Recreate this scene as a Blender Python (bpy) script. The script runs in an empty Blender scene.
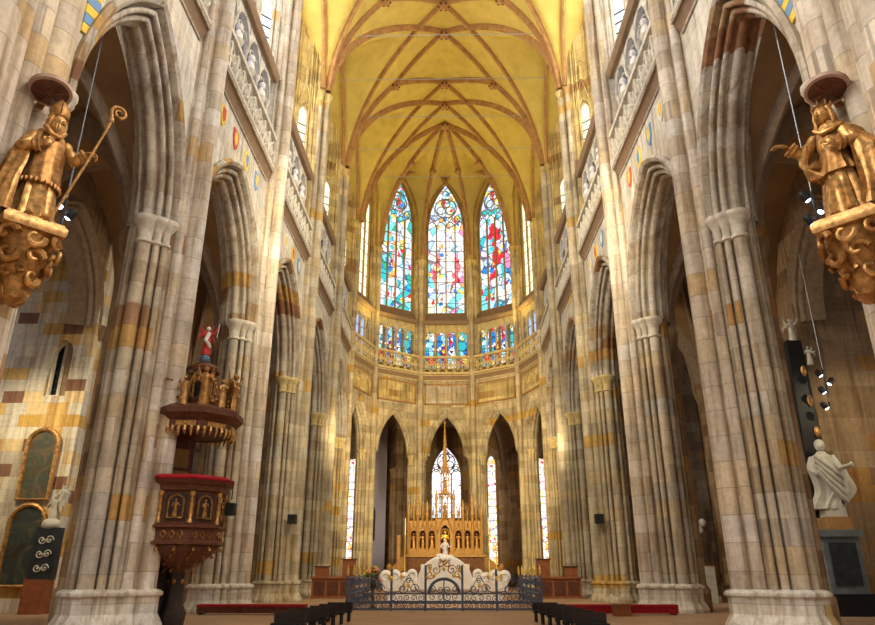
import bpy, math, random
from mathutils import Vector, Matrix
random.seed(7)
PI = math.pi
S = bpy.context.scene
COL = S.collection
R = math.radians
def lerp(a, b, t): return a + (b - a) * t

# ------------------------------------------------------------------ mesh builder
class MB:
    def __init__(s): s.v = []; s.f = []
    def add(s, vs, fs):
        o = len(s.v); s.v += [tuple(p) for p in vs]; s.f += [tuple(i + o for i in f) for f in fs]; return s
    def box(s, x0, x1, y0, y1, z0, z1):
        vs = [(x, y, z) for z in (z0, z1) for y in (y0, y1) for x in (x0, x1)]
        return s.add(vs, [(0, 2, 3, 1), (4, 5, 7, 6), (0, 1, 5, 4), (2, 6, 7, 3), (0, 4, 6, 2), (1, 3, 7, 5)])
    def lathe(s, prof, n=24, c=(0, 0, 0), sx=1, sy=1, a0=0.0, arc=2 * PI):
        closed = arc > 6.28; m = n if closed else n + 1
        vs = []
        for r, z in prof:
            for i in range(m):
                a = a0 + arc * i / n
                vs.append((c[0] + r * sx * math.cos(a), c[1] + r * sy * math.sin(a), c[2] + z))
        fs = []
        for k in range(len(prof) - 1):
            for i in range(n):
                j = (i + 1) % m
                fs.append((k * m + i, k * m + j, (k + 1) * m + j, (k + 1) * m + i))
        if closed:
            fs.append(tuple(reversed(range(m)))); fs.append(tuple((len(prof) - 1) * m + i for i in range(m)))
        return s.add(vs, fs)
    def cyl(s, x, y, z0, z1, r, n=20, r1=None):
        return s.lathe([(r, z0), (r if r1 is None else r1, z1)], n, (x, y, 0))
    def prism(s, poly, z0, z1):
        n = len(poly)
        vs = [(x, y, z0) for x, y in poly] + [(x, y, z1) for x, y in poly]
        return s.add(vs, [tuple(reversed(range(n))), tuple(range(n, 2 * n))] + [(i, (i + 1) % n, n + (i + 1) % n, n + i) for i in range(n)])
    def plate(s, poly, y0, y1):       # poly in local x,z ; thickness along y
        n = len(poly)
        vs = [(x, y0, z) for x, z in poly] + [(x, y1, z) for x, z in poly]
        return s.add(vs, [tuple(range(n)), tuple(reversed(range(n, 2 * n)))] + [(i, n + i, n + (i + 1) % n, (i + 1) % n) for i in range(n)])
    def tube(s, pts, rad, n=8, closed=False, sx=1.0):
        pts = [Vector(p) for p in pts]; N = len(pts)
        if not hasattr(rad, '__len__'): rad = [rad] * N
        vs = []; up = None
        for i, p in enumerate(pts):
            a = pts[(i - 1) % N] if (closed or i > 0) else p
            b = pts[(i + 1) % N] if (closed or i < N - 1) else p
            t = (b - a)
            if t.length < 1e-9: t = Vector((0, 0, 1))
            t.normalize()
            if up is None:
                up = Vector((0, 0, 1)) if abs(t.z) < .9 else Vector((0, 1, 0))
            sd = t.cross(up)
            if sd.length < 1e-6: sd = t.orthogonal()
            sd.normalize(); up = sd.cross(t).normalized()
            for k in range(n):
                an = 2 * PI * k / n
                vs.append(p + (sd * math.cos(an) * sx + up * math.sin(an)) * rad[i])
        fs = []
        for i in range(N if closed else N - 1):
            for k in range(n):
                fs.append((i * n + k, i * n + (k + 1) % n, ((i + 1) % N) * n + (k + 1) % n, ((i + 1) % N) * n + k))
        if not closed:
            fs.append(tuple(reversed(range(n)))); fs.append(tuple((N - 1) * n + k for k in range(n)))
        return s.add(vs, fs)
    def ring(s, c, rr, r, axis='y', n=18, m=5, a0=0, a1=2 * PI):
        pts = []
        full = abs(a1 - a0) > 6.28
        cnt = n if full else n + 1
        for i in range(cnt):
            a = a0 + (a1 - a0) * i / n
            u, w = rr * math.cos(a), rr * math.sin(a)
            pts.append((c[0] + u, c[1], c[2] + w) if axis == 'y' else ((c[0] + u, c[1] + w, c[2]) if axis == 'z' else (c[0], c[1] + u, c[2] + w)))
        return s.tube(pts, r, m, closed=full)
    def ball(s, c, r, sx=1, sy=1, sz=1, n=12, m=8):
        prof = [(r * math.sin(PI * k / m) * 1.0 + 1e-4, -r * math.cos(PI * k / m) * sz) for k in range(m + 1)]
        return s.lathe(prof, n, c, sx, sy)
    def sweep(s, sec, path, close=False):
        """sec: list of functions-free 2D offsets already resolved: path is list of rings (list of points)"""
        n = len(path[0]); vs = [p for r_ in path for p in r_]; fs = []
        for i in range(len(path) - 1):
            for k in range(n if close else n - 1):
                fs.append((i * n + k, i * n + (k + 1) % n, (i + 1) * n + (k + 1) % n, (i + 1) * n + k))
        return s.add(vs, fs)
    def rot(s, M, start=0):
        s.v[start:] = [tuple(M @ Vector(p)) for p in s.v[start:]]; return s
    def build(s, name, mat, parent=None, sharp=38):
        me = bpy.data.meshes.new(name); me.from_pydata(s.v, [], s.f); me.update()
        me.shade_smooth()
        try: me.set_sharp_from_angle(angle=R(sharp))
        except Exception: pass
        me.materials.append(mat)
        o = bpy.data.objects.new(name, me); COL.objects.link(o)
        if parent is not None: o.parent = parent
        return o

def tag(o, label=None, cat=None, group=None, kind=None):
    if label: o['label'] = label
    if cat: o['category'] = cat
    if group: o['group'] = group
    if kind: o['kind'] = kind
    return o
def empty(name, loc=(0, 0, 0), th=0.0, label=None, cat=None, group=None, kind=None):
    """th: bearing of the outward direction (local +y) measured from world +Y towards +X"""
    o = bpy.data.objects.new(name, None); COL.objects.link(o); o.empty_display_size = .2
    o.location = loc; o.rotation_euler = (0, 0, -th)
    return tag(o, label, cat, group, kind)
def copy_tree(o, parent=None):
    c = o.copy(); COL.objects.link(c); c.parent = parent
    for ch in list(o.children): copy_tree(ch, c)
    return c

# ------------------------------------------------------------------ materials
def newmat(name):
    m = bpy.data.materials.new(name); m.use_nodes = True; nt = m.node_tree; nt.nodes.clear()
    out = nt.nodes.new('ShaderNodeOutputMaterial'); return m, nt, out
def mth(nt, op, a, b=None, c=None):
    n = nt.nodes.new('ShaderNodeMath'); n.operation = op
    for i, x in enumerate((a, b, c)):
        if x is None: continue
        if isinstance(x, (int, float)): n.inputs[i].default_value = x
        else: nt.links.new(x, n.inputs[i])
    return n.outputs[0]
def ramp(nt, fac, stops, const=False):
    n = nt.nodes.new('ShaderNodeValToRGB'); cr = n.color_ramp
    cr.interpolation = 'CONSTANT' if const else 'LINEAR'
    while len(cr.elements) < len(stops): cr.elements.new(.5)
    for e, (p, c) in zip(cr.elements, stops): e.position = p; e.color = (*c, 1)
    nt.links.new(fac, n.inputs[0]); return n.outputs[0]
def mix(nt, kind, fac, a, b):
    n = nt.nodes.new('ShaderNodeMix'); n.data_type = 'RGBA'; n.blend_type = kind
    for sock, x in ((n.inputs[0], fac), (n.inputs[6], a), (n.inputs[7], b)):
        if isinstance(x, (int, float)): sock.default_value = x
        elif isinstance(x, tuple): sock.default_value = (*x, 1)
        else: nt.links.new(x, sock)
    return n.outputs[2]
def principled(nt, out, col, rough=.85, metal=0.0, bump=None, spec=.3):
    p = nt.nodes.new('ShaderNodeBsdfPrincipled')
    if isinstance(col, tuple): p.inputs['Base Color'].default_value = (*col, 1)
    else: nt.links.new(col, p.inputs['Base Color'])
    if isinstance(rough, (int, float)): p.inputs['Roughness'].default_value = rough
    else: nt.links.new(rough, p.inputs['Roughness'])
    p.inputs['Metallic'].default_value = metal
    p.inputs['Specular IOR Level'].default_value = spec
    if bump is not None:
        b = nt.nodes.new('ShaderNodeBump'); b.inputs['Strength'].default_value = bump[1]; b.inputs['Distance'].default_value = bump[2]
        nt.links.new(bump[0], b.inputs['Height']); nt.links.new(b.outputs[0], p.inputs['Normal'])
    nt.links.new(p.outputs[0], out.inputs[0]); return p
def noise(nt, vec, scale, detail=4, rough=.6):
    n = nt.nodes.new('ShaderNodeTexNoise'); n.inputs['Scale'].default_value = scale
    n.inputs['Detail'].default_value = detail; n.inputs['Roughness'].default_value = rough
    nt.links.new(vec, n.inputs['Vector']); return n.outputs['Fac']

def stone(name, palette, ch=.42, bl=.95, mortar=.4, stain=.35, seed=0.0, patch=None):
    """ashlar blocks, each its own shade, thin joints, mottled surface"""
    m, nt, out = newmat(name)
    g = nt.nodes.new('ShaderNodeNewGeometry'); sp = nt.nodes.new('ShaderNodeSeparateXYZ'); nt.links.new(g.outputs['Position'], sp.inputs[0])
    h = mth(nt, 'MULTIPLY_ADD', sp.outputs[1], .7, sp.outputs[0])
    zc = mth(nt, 'DIVIDE', sp.outputs[2], ch); course = mth(nt, 'FLOOR', zc)
    w1 = nt.nodes.new('ShaderNodeTexWhiteNoise'); w1.noise_dimensions = '1D'
    nt.links.new(mth(nt, 'ADD', course, seed), w1.inputs['W'])
    hh = mth(nt, 'ADD', mth(nt, 'DIVIDE', h, bl), mth(nt, 'MULTIPLY', w1.outputs['Value'], 7.3))
    blk = mth(nt, 'FLOOR', hh)
    cx = nt.nodes.new('ShaderNodeCombineXYZ'); nt.links.new(blk, cx.inputs[0]); nt.links.new(course, cx.inputs[1]); cx.inputs[2].default_value = seed
    w2 = nt.nodes.new('ShaderNodeTexWhiteNoise'); w2.noise_dimensions = '3D'; nt.links.new(cx.outputs[0], w2.inputs['Vector'])
    col = ramp(nt, w2.outputs['Value'], palette, True)
    n1 = noise(nt, g.outputs['Position'], 1.1, 5, .65)
    n2 = noise(nt, g.outputs['Position'], 9.0, 4, .7)
    mp = nt.nodes.new('ShaderNodeMapping'); mp.inputs['Scale'].default_value = (5.0, 5.0, .35); nt.links.new(g.outputs['Position'], mp.inputs[0])
    n3 = noise(nt, mp.outputs[0], 1.0, 4, .65)
    col = mix(nt, 'MULTIPLY', 1.0, col, ramp(nt, n3, [(.32, (.62, .53, .42)), (.50, (1.0, .97, .92)), (.72, (1.18, 1.18, 1.17))]))
    s1 = ramp(nt, n1, [(.3, (1 - stain,) * 3), (.62, (1.0, 1.0, 1.0))])
    s2 = ramp(nt, n2, [(.25, (.78, .77, .76)), (.7, (1.08, 1.08, 1.08))])
    col = mix(nt, 'MULTIPLY', 1.0, col, s1); col = mix(nt, 'MULTIPLY', 1.0, col, s2)
    fz = mth(nt, 'FRACT', zc); fh = mth(nt, 'FRACT', hh)
    jz = mth(nt, 'LESS_THAN', fz, .035); jh = mth(nt, 'LESS_THAN', fh, .02)
    j = mth(nt, 'MAXIMUM', jz, jh)
    col = mix(nt, 'MIX', mth(nt, 'MULTIPLY', j, mortar), col, (.16, .135, .11))
    hgt = mth(nt, 'SUBTRACT', mth(nt, 'MULTIPLY', n2, .35), j)
    principled(nt, out, col, .82, bump=(hgt, .35, .015))
    return m
GREY = [(0, (.55, .47, .35)), (.18, (.60, .52, .40)), (.34, (.49, .42, .32)), (.48, (.64, .58, .48)), (.62, (.51, .47, .41)), (.76, (.58, .47, .32)), (.88, (.46, .37, .26)), (.945, (.55, .34, .12)), (.98, (.38, .22, .12))]
PALE = [(0, (.70, .67, .60)), (.25, (.64, .62, .58)), (.45, (.74, .71, .64)), (.65, (.60, .56, .49)), (.85, (.68, .62, .52)), (.965, (.62, .46, .22))]
BAND = [(0, (.50, .44, .36)), (.22, (.56, .51, .43)), (.4, (.45, .38, .30)), (.54, (.55, .51, .46)), (.68, (.43, .30, .18)), (.78, (.50, .31, .11)), (.84, (.30, .15, .08)), (.90, (.52, .46, .38))]
WARM = [(0, (.60, .50, .32)), (.2, (.53, .45, .31)), (.4, (.66, .56, .37)), (.6, (.48, .40, .27)), (.78, (.58, .46, .26)), (.9, (.42, .33, .2)), (.97, (.56, .36, .10))]  # the apse's warm light is put into these stone tints
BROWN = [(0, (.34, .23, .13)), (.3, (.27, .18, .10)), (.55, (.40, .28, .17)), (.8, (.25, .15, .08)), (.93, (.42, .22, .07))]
PATCH = [(0, (.80, .74, .60)), (.22, (.72, .68, .60)), (.4, (.78, .62, .36)), (.52, (.74, .50, .18)), (.66, (.82, .77, .66)), (.8, (.66, .42, .12)), (.9, (.28, .15, .10)), (.95, (.60, .54, .45))]
M = {}
M['warmgrey'] = stone('mixed_warm_lit_ashlar', [(0, (.55, .47, .34)), (.2, (.48, .42, .31)), (.4, (.60, .53, .39)), (.6, (.44, .38, .28)), (.78, (.54, .44, .28)), (.9, (.56, .52, .43)), (.97, (.55, .36, .12))], .5, 1.1, .45, .35, 31.0)  # pier stone with the choir's warm light mixed into its colour
M['shaft'] = stone('pale_shaft_drums', [(0, (.68, .61, .52)), (.2, (.62, .53, .43)), (.4, (.72, .66, .60)), (.58, (.58, .51, .43)), (.74, (.66, .55, .40)), (.88, (.60, .44, .25)), (.95, (.70, .66, .62))], .55, 1.6, .5, .3, 41.0)
M['grey'] = stone('grey_ashlar', GREY, .52, 1.1)
M['pale'] = stone('pale_ashlar', PALE, .5, 1.0, .35, .2, 3.0)
M['band'] = stone('banded_ashlar', BAND, .46, 2.6, .5, .35, 5.0)
M['warm'] = stone('warm_lit_ashlar', WARM, .48, .95, .5, .35, 9.0)
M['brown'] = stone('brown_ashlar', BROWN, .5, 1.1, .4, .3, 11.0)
M['patch'] = stone('patchwork_ashlar', PATCH, .38, .66, .3, .15, 17.0)
GOLDST = [(0, (.66, .52, .22)), (.3, (.58, .45, .20)), (.5, (.70, .57, .27)), (.7, (.50, .38, .17)), (.85, (.60, .43, .16)), (.95, (.42, .26, .1))]  # golden light on apse and clerestory walls is painted into these tones
M['gold_stone'] = stone('yellow_lit_ashlar', GOLDST, .5, 1.0, .4, .35, 21.0)

def plain(name, col, rough=.7, metal=0.0, var=.2, scale=6.0, bump=0.0, spec=.3):
    m, nt, out = newmat(name)
    tc = nt.nodes.new('ShaderNodeTexCoord')
    n = noise(nt, tc.outputs['Object'], scale, 5, .6)
    c = ramp(nt, n, [(.3, tuple(x * (1 - var) for x in col)), (.7, tuple(min(1, x * (1 + var)) for x in col))])
    principled(nt, out, c, rough, metal, bump=(n, .5, bump) if bump else None, spec=spec)
    return m
M['vault'] = plain('yellow_lit_vault_plaster', (.52, .39, .10), .9, var=.14, scale=1.2)  # cream plaster, the yellow of the uplights put into its colour
M['rib'] = plain('rib_sandstone', (.36, .19, .07), .8, var=.3, scale=2.5)
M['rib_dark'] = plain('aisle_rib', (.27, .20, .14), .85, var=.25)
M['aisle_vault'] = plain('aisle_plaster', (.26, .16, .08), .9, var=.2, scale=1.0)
M['string'] = plain('shaded_string_course', (.27, .175, .105), .8, var=.15, scale=3)  # brown darkened to stand in for the shadow under the ledge
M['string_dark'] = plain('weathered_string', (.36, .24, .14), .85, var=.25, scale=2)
M['carved'] = plain('carved_limestone', (.63, .58, .48), .85, var=.22, scale=5, bump=.02)
M['carved_warm'] = plain('carved_warm_lit_limestone', (.60, .47, .22), .85, var=.25, scale=5, bump=.02)  # limestone tinted with the warm light of the apse
M['floor'] = plain('stone_floor', (.44, .28, .17), .5, var=.15, scale=.8)
M['gilt'] = plain('aged_gilding', (.47, .25, .08), .42, .6, var=.6, scale=11, bump=.02, spec=.5)
M['gilt2'] = plain('dull_gilding', (.34, .165, .05), .46, .65, var=.55, scale=11, bump=.008)
M['brightgold'] = plain('bright_gilding', (.85, .55, .12), .35, .6, var=.2, scale=10, spec=.5)
M['oldwood'] = plain('dark_carved_wood', (.12, .042, .022), .45, var=.4, scale=9, bump=.006)
M['wood'] = plain('brown_wood', (.30, .10, .04), .5, var=.25, scale=5)
M['altarwood'] = plain('golden_carved_oak', (.36, .19, .05), .55, var=.2, scale=6)
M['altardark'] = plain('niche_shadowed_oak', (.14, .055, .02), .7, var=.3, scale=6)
M['red'] = plain('red_velvet', (.36, .01, .02), .8, var=.25, scale=12)
M['black'] = plain('matt_black', (.012, .012, .014), .5, var=.2)
M['darkwood'] = plain('black_brown_wood', (.035, .022, .018), .5, var=.3)
M['marble'] = plain('white_marble', (.82, .78, .76), .45, var=.08, scale=4)
M['dullmarble'] = plain('greyish_marble', (.55, .53, .45), .6, var=.2, scale=5)
M['blackmarble'] = plain('black_marble', (.035, .042, .05), .3, var=.4, scale=3)
M['greymarble'] = plain('grey_marble', (.16, .19, .21), .4, var=.3, scale=3)
M['iron'] = plain('blue_black_iron', (.10, .12, .19), .45, .3, var=.3, scale=8)
M['wire'] = plain('steel_cable', (.30, .33, .36), .4, .4)
M['candle'] = plain('cream_wax', (.80, .66, .36), .6, var=.05)
M['flesh'] = plain('painted_flesh', (.62, .40, .28), .6)
M['paintred'] = plain('red_paint', (.50, .04, .03), .5)
M['paintblue'] = plain('blue_paint', (.10, .16, .25), .5)
M['lilac'] = plain('pale_lilac_plaster', (.50, .46, .50), .9, var=.06)
M['pink'] = plain('pink_petals', (.75, .22, .25), .8, var=.4, scale=30)
M['green'] = plain('green_leaves', (.06, .14, .04), .7, var=.4, scale=30)
M['glassdark'] = plain('dark_glass', (.03, .03, .045), .15, var=.3)
M['lead'] = plain('dark_lead', (.035, .03, .03), .6)
M['bar_warm'] = plain('warm_mullion_stone', (.34, .23, .08), .8, var=.2)

def emis(name, col, strength):
    m, nt, out = newmat(name); e = nt.nodes.new('ShaderNodeEmission')
    e.inputs[0].default_value = (*col, 1); e.inputs[1].default_value = strength; nt.links.new(e.outputs[0], out.inputs[0]); return m
M['lamp'] = emis('lamp_glow', (1, .85, .6), 14)
M['lampblue'] = emis('lamp_cool_glow', (.7, .85, 1), 6)

def clear_glass(name, col, strength, sc=(2.2, 1, 2.2)):
    """leaded clear panes with the white sky behind them"""
    m, nt, out = newmat(name); tc = nt.nodes.new('ShaderNodeTexCoord')
    sp = nt.nodes.new('ShaderNodeSeparateXYZ'); nt.links.new(tc.outputs['Object'], sp.inputs[0])
    ux = mth(nt, 'ADD', mth(nt, 'MULTIPLY', sp.outputs[0], 2.0), mth(nt, 'MULTIPLY', sp.outputs[2], 1.0))
    uz = mth(nt, 'ADD', mth(nt, 'MULTIPLY', sp.outputs[0], -2.0), mth(nt, 'MULTIPLY', sp.outputs[2], 1.0))
    a = mth(nt, 'LESS_THAN', mth(nt, 'FRACT', ux), .07); b = mth(nt, 'LESS_THAN', mth(nt, 'FRACT', uz), .07)
    l = mth(nt, 'MAXIMUM', a, b)
    n = noise(nt, tc.outputs['Object'], 1.6, 3, .6)
    c = ramp(nt, n, [(.3, tuple(x * .72 for x in col)), (.7, col)])
    c = mix(nt, 'MIX', mth(nt, 'MULTIPLY', l, .55), c, (.12, .12, .12))
    e = nt.nodes.new('ShaderNodeEmission'); nt.links.new(c, e.inputs[0]); e.inputs[1].default_value = strength
    nt.links.new(e.outputs[0], out.inputs[0]); return m
M['clear'] = clear_glass('leaded_clear_glass', (1.0, .97, .92), 9.0)
M['lancet'] = clear_glass('leaded_lancet_glass', (.86, .92, .95), 1.25)
M['lancetwarm'] = clear_glass('leaded_yellow_lancet_glass', (1.0, .92, .62), 1.25)
M['clearwarm'] = clear_glass('leaded_yellowish_glass', (1.0, .90, .55), 1.7)
M['trifglass'] = clear_glass('bluish_leaded_glass', (.52, .62, .92), .85)
M['chapelglass'] = clear_glass('chapel_clear_glass', (.85, .90, 1.0), 1.6)

RDC = (.80, .05, .05)
def stained(name, base, centre, cw, accents, strength=1.0, zc=24.0, scale=1.3, red=False):
    """mosaic of coloured glass pieces; centre colour where |x| < cw, base elsewhere"""
    m, nt, out = newmat(name); tc = nt.nodes.new('ShaderNodeTexCoord')
    mp = nt.nodes.new('ShaderNodeMapping'); mp.inputs['Scale'].default_value = (1, .01, .8); nt.links.new(tc.outputs['Object'], mp.inputs[0])
    v = nt.nodes.new('ShaderNodeTexVoronoi'); v.inputs['Scale'].default_value = scale; nt.links.new(mp.outputs[0], v.inputs['Vector'])
    v2 = nt.nodes.new('ShaderNodeTexVoronoi'); v2.feature = 'DISTANCE_TO_EDGE'; v2.inputs['Scale'].default_value = scale; nt.links.new(mp.outputs[0], v2.inputs['Vector'])
    v3 = nt.nodes.new('ShaderNodeTexVoronoi'); v3.inputs['Scale'].default_value = scale * 2.6; nt.links.new(mp.outputs[0], v3.inputs['Vector'])
    s1 = nt.nodes.new('ShaderNodeSeparateXYZ'); nt.links.new(v.outputs['Color'], s1.inputs[0])
    s3 = nt.nodes.new('ShaderNodeSeparateXYZ'); nt.links.new(v3.outputs['Color'], s3.inputs[0])
    n = len(base); b = ramp(nt, s1.outputs[0], [(i / n, c) for i, c in enumerate(base)], True)
    n = len(centre); ce = ramp(nt, s1.outputs[1], [(i / n, c) for i, c in enumerate(centre)], True)
    n = len(accents); ac = ramp(nt, s3.outputs[0], [(i / n, c) for i, c in enumerate(accents)], True)
    sp = nt.nodes.new('ShaderNodeSeparateXYZ'); nt.links.new(tc.outputs['Object'], sp.inputs[0])
    nz = noise(nt, tc.outputs['Object'], .9, 2, .5)
    xx = mth(nt, 'ADD', mth(nt, 'ABSOLUTE', sp.outputs[0]), mth(nt, 'MULTIPLY', mth(nt, 'SUBTRACT', nz, .5), 1.5))
    inx = mth(nt, 'LESS_THAN', xx, cw)
    inz = mth(nt, 'LESS_THAN', mth(nt, 'ABSOLUTE', mth(nt, 'SUBTRACT', sp.outputs[2], zc)), 2.7)
    ring = mth(nt, 'MULTIPLY', mth(nt, 'LESS_THAN', mth(nt, 'ADD', xx, mth(nt, 'MULTIPLY', mth(nt, 'ABSOLUTE', mth(nt, 'SUBTRACT', sp.outputs[2], zc - .6)), .22)), cw + .55), inz)
    b = mix(nt, 'MIX', mth(nt, 'MULTIPLY', ring, .8 if red else 0.0), b, RDC)
    c = mix(nt, 'MIX', mth(nt, 'MULTIPLY', inx, inz), b, ce)
    c = mix(nt, 'MIX', mth(nt, 'GREATER_THAN', s3.outputs[1], .80), c, ac)
    edge = mth(nt, 'LESS_THAN', v2.outputs['Distance'], .035)
    c = mix(nt, 'MIX', mth(nt, 'MULTIPLY', edge, .75), c, (.02, .02, .03))
    e = nt.nodes.new('ShaderNodeEmission'); nt.links.new(c, e.inputs[0]); e.inputs[1].default_value = strength
    nt.links.new(e.outputs[0], out.inputs[0]); return m
W_ = (1.0, .93, .88); RD = (.75, .03, .05); BL = (.03, .22, .62); TQ = (.04, .48, .52); CY = (.35, .75, .95); PK = (.85, .25, .45); YE = (1.0, .75, .15); VI = (.38, .20, .62); GR = (.05, .40, .22); OR = (.95, .42, .12); LV = (.75, .70, .95); DK = (.05, .06, .2)
LC = (.62, .86, .98); PB = (.45, .62, .92); PP = (.92, .62, .74); PL = (.72, .62, .90); PT = (.20, .66, .68); CR = (1.0, .88, .62)
M['sg_centre'] = stained('stained_glass_centre', [LC, W_, PP, LV, CR, PT, W_, PB, PK, W_], [W_, W_, LV, W_, W_, CR], .62, [W_, CY, YE, RD, BL, OR, W_], 1.1, 24.6, 1.35, True)
M['sg_left'] = stained('stained_glass_left', [PT, LC, PB, W_, PL, TQ, LV, LC, GR, CR], [LV, W_, PT, OR, PL], .4, [CY, YE, BL, W_, TQ, RD], 1.1, 24.0, 1.35)
M['sg_right'] = stained('stained_glass_right', [PB, LC, PK, LV, PT, W_, PL, TQ, BL, LC], [RD, PP, W_, RD, PB], .5, [CY, W_, BL, RD, TQ, YE], 1.1, 25.0, 1.35)
M['sg_low'] = stained('stained_glass_lower', [BL, CY, DK, RD, TQ, YE, W_], [CY, BL, RD, W_], .3, [W_, BL, YE, DK], .9, 18.0, 2.0)
M['sg_slit'] = stained('stained_glass_chapel', [W_, CR, W_, OR, LC, W_], [W_, W_, PP], .3, [W_, RD, W_, YE, PB], 1.3, 6.0, 2.6)
M['sg_mid'] = stained('stained_glass_chapel_pale', [W_, W_, LV, W_, LC], [W_], .3, [W_, LV, W_, W_, W_, PP], 1.5, 6.0, 2.6)

def painting_mat(name, cols, scale=3.0):
    m, nt, out = newmat(name); tc = nt.nodes.new('ShaderNodeTexCoord')
    v = nt.nodes.new('ShaderNodeTexNoise'); v.inputs['Scale'].default_value = scale; v.inputs['Detail'].default_value = 3; v.inputs['Distortion'].default_value = 1.5
    nt.links.new(tc.outputs['Object'], v.inputs['Vector'])
    c = ramp(nt, v.outputs['Fac'], [(.25 + .5 * i / (len(cols) - 1), k) for i, k in enumerate(cols)])
    principled(nt, out, c, .4); return m
M['canvas1'] = painting_mat('oil_painting_angels', [(.05, .03, .02), (.12, .09, .05), (.07, .09, .07), (.16, .12, .07), (.22, .05, .03), (.34, .27, .16)], 1.5)
M['canvas2'] = painting_mat('oil_painting_dark', [(.03, .02, .02), (.06, .04, .03), (.04, .06, .06), (.08, .08, .05), (.28, .20, .10), (.05, .03, .02)], 1.3)
# ================================================================== the church
A = 6.5; Y0 = 15.1; L = 7.1; YC = Y0 + 4 * L     # half width, first pier, bay, apse centre
SPR = 8.95                                           # arcade springing
TH = 1.0                                             # arcade wall thickness
ORD = ['nearest', 'second', 'third', 'fourth', 'fifth', 'sixth', 'seventh', 'eighth']
TRIM = [0]
def trim_name():
    TRIM[0] += 1; return 'trim_%d' % TRIM[0]
def struct(o, label=None):
    o['kind'] = 'structure'
    if label: o['label'] = label
    return o
def at(fr, x, y, z=0.0):
    ox, oy, th = fr
    return (ox + x * math.cos(th) + y * math.sin(th), oy - x * math.sin(th) + y * math.cos(th), z)
def Mx(fr):                                          # local -> world matrix
    return Matrix.Translation((fr[0], fr[1], 0)) @ Matrix.Rotation(-fr[2], 4, 'Z')
def side_frame(sd, y): return (sd * A, y, R(90) * sd)
def apse_frame(th): return (A * math.cos(R(18)) * math.sin(th), YC + A * math.cos(R(18)) * math.cos(th), th)

def arcR(w, rise): return (rise * rise + w * w) / (2 * w)
def arch_pts(w, Rr, d=0.0, n=14):
    """pointed arch from left springing over apex to right; d = inward offset; (x, dz)"""
    c = Rr - w; rr = Rr - d; al = math.acos(max(-1, min(1, -c / rr))) if rr > c else PI / 2
    left = [(c + rr * math.cos(lerp(PI, al, i / n)), rr * math.sin(lerp(PI, al, i / n))) for i in range(n + 1)]
    left[-1] = (0.0, left[-1][1])
    return left + [(-x, z) for x, z in reversed(left[:-1])]
def roll(c, r, a0, a1, n=6): return [(c[0] + r * math.cos(R(lerp(a0, a1, i / n))), c[1] + r * math.sin(R(lerp(a0, a1, i / n)))) for i in range(n + 1)]
HALF = [(-.2, .02), (-.23, -.11), (-.13, -.17), (-.03, -.11), (0, 0), (.0, .12), (.06, .16)] + roll((.13, .09), .07, -140, 80) + [(.14, .24), (.20, .30)] + roll((.28, .24), .075, -140, 80) + [(.30, .38)]
NAVE_PROF = HALF + roll((.33, .50), .12, -75, 75, 8) + [(d, TH - e) for d, e in reversed(HALF)]
AH = [(-.12, .02), (-.14, -.08), (-.06, -.12), (0, 0), (.03, .03)] + roll((.09, .07), .06, -130, 50, 4) + [(.15, .15)] + roll((.22, .21), .07, -130, 50, 4) + [(.28, .30)]
APSE_PROF = AH + roll((.27, .42), .10, -75, 75, 5) + [(d, .84 - e) for d, e in reversed(AH)]

def arch_mould(mb, prof, w, Rr, z, n=14):
    cols = [arch_pts(w, Rr, d, n) for d, e in prof]
    path = [[(cols[k][i][0], prof[k][1], z + cols[k][i][1]) for k in range(len(prof))] for i in range(2 * n + 1)]
    return mb.sweep(None, path)
def spandrel(mb, half, w, Rr, z, top, y, n=14):
    pts = arch_pts(w, Rr, 0, n)
    xs = [(-half, 0)] + pts + [(half, 0)]
    for (x0, a), (x1, b) in zip(xs[:-1], xs[1:]):
        mb.add([(x0, y, z + a), (x1, y, z + b), (x1, y, top), (x0, y, top)], [(0, 1, 2, 3)])
def wall_hole(mb, xa, xb, z0, top, w, zb, zs, Rr, y, n=12, reveal=.3):
    """wall face at depth y from xa..xb, z0..top with a pointed opening (sill zb, springing zs)"""
    mb.add([(xa, y, z0), (xb, y, z0), (xb, y, zb), (xa, y, zb)], [(0, 1, 2, 3)])
    for a, b in ((xa, -w), (w, xb)):
        mb.add([(a, y, zb), (b, y, zb), (b, y, top), (a, y, top)], [(0, 1, 2, 3)])
    pts = arch_pts(w, Rr, 0, n)
    for (x0, a), (x1, b) in zip(pts[:-1], pts[1:]):
        mb.add([(x0, y, zs + a), (x1, y, zs + b), (x1, y, top), (x0, y, top)], [(0, 1, 2, 3)])
    out = [(-w, zb)] + [(x, zs + z) for x, z in pts] + [(w, zb)]
    for (x0, a), (x1, b) in zip(out, out[1:] + out[:1]):
        mb.add([(x0, y, a), (x1, y, b), (x1, y + reveal, b), (x0, y + reveal, a)], [(0, 1, 2, 3)])

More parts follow.
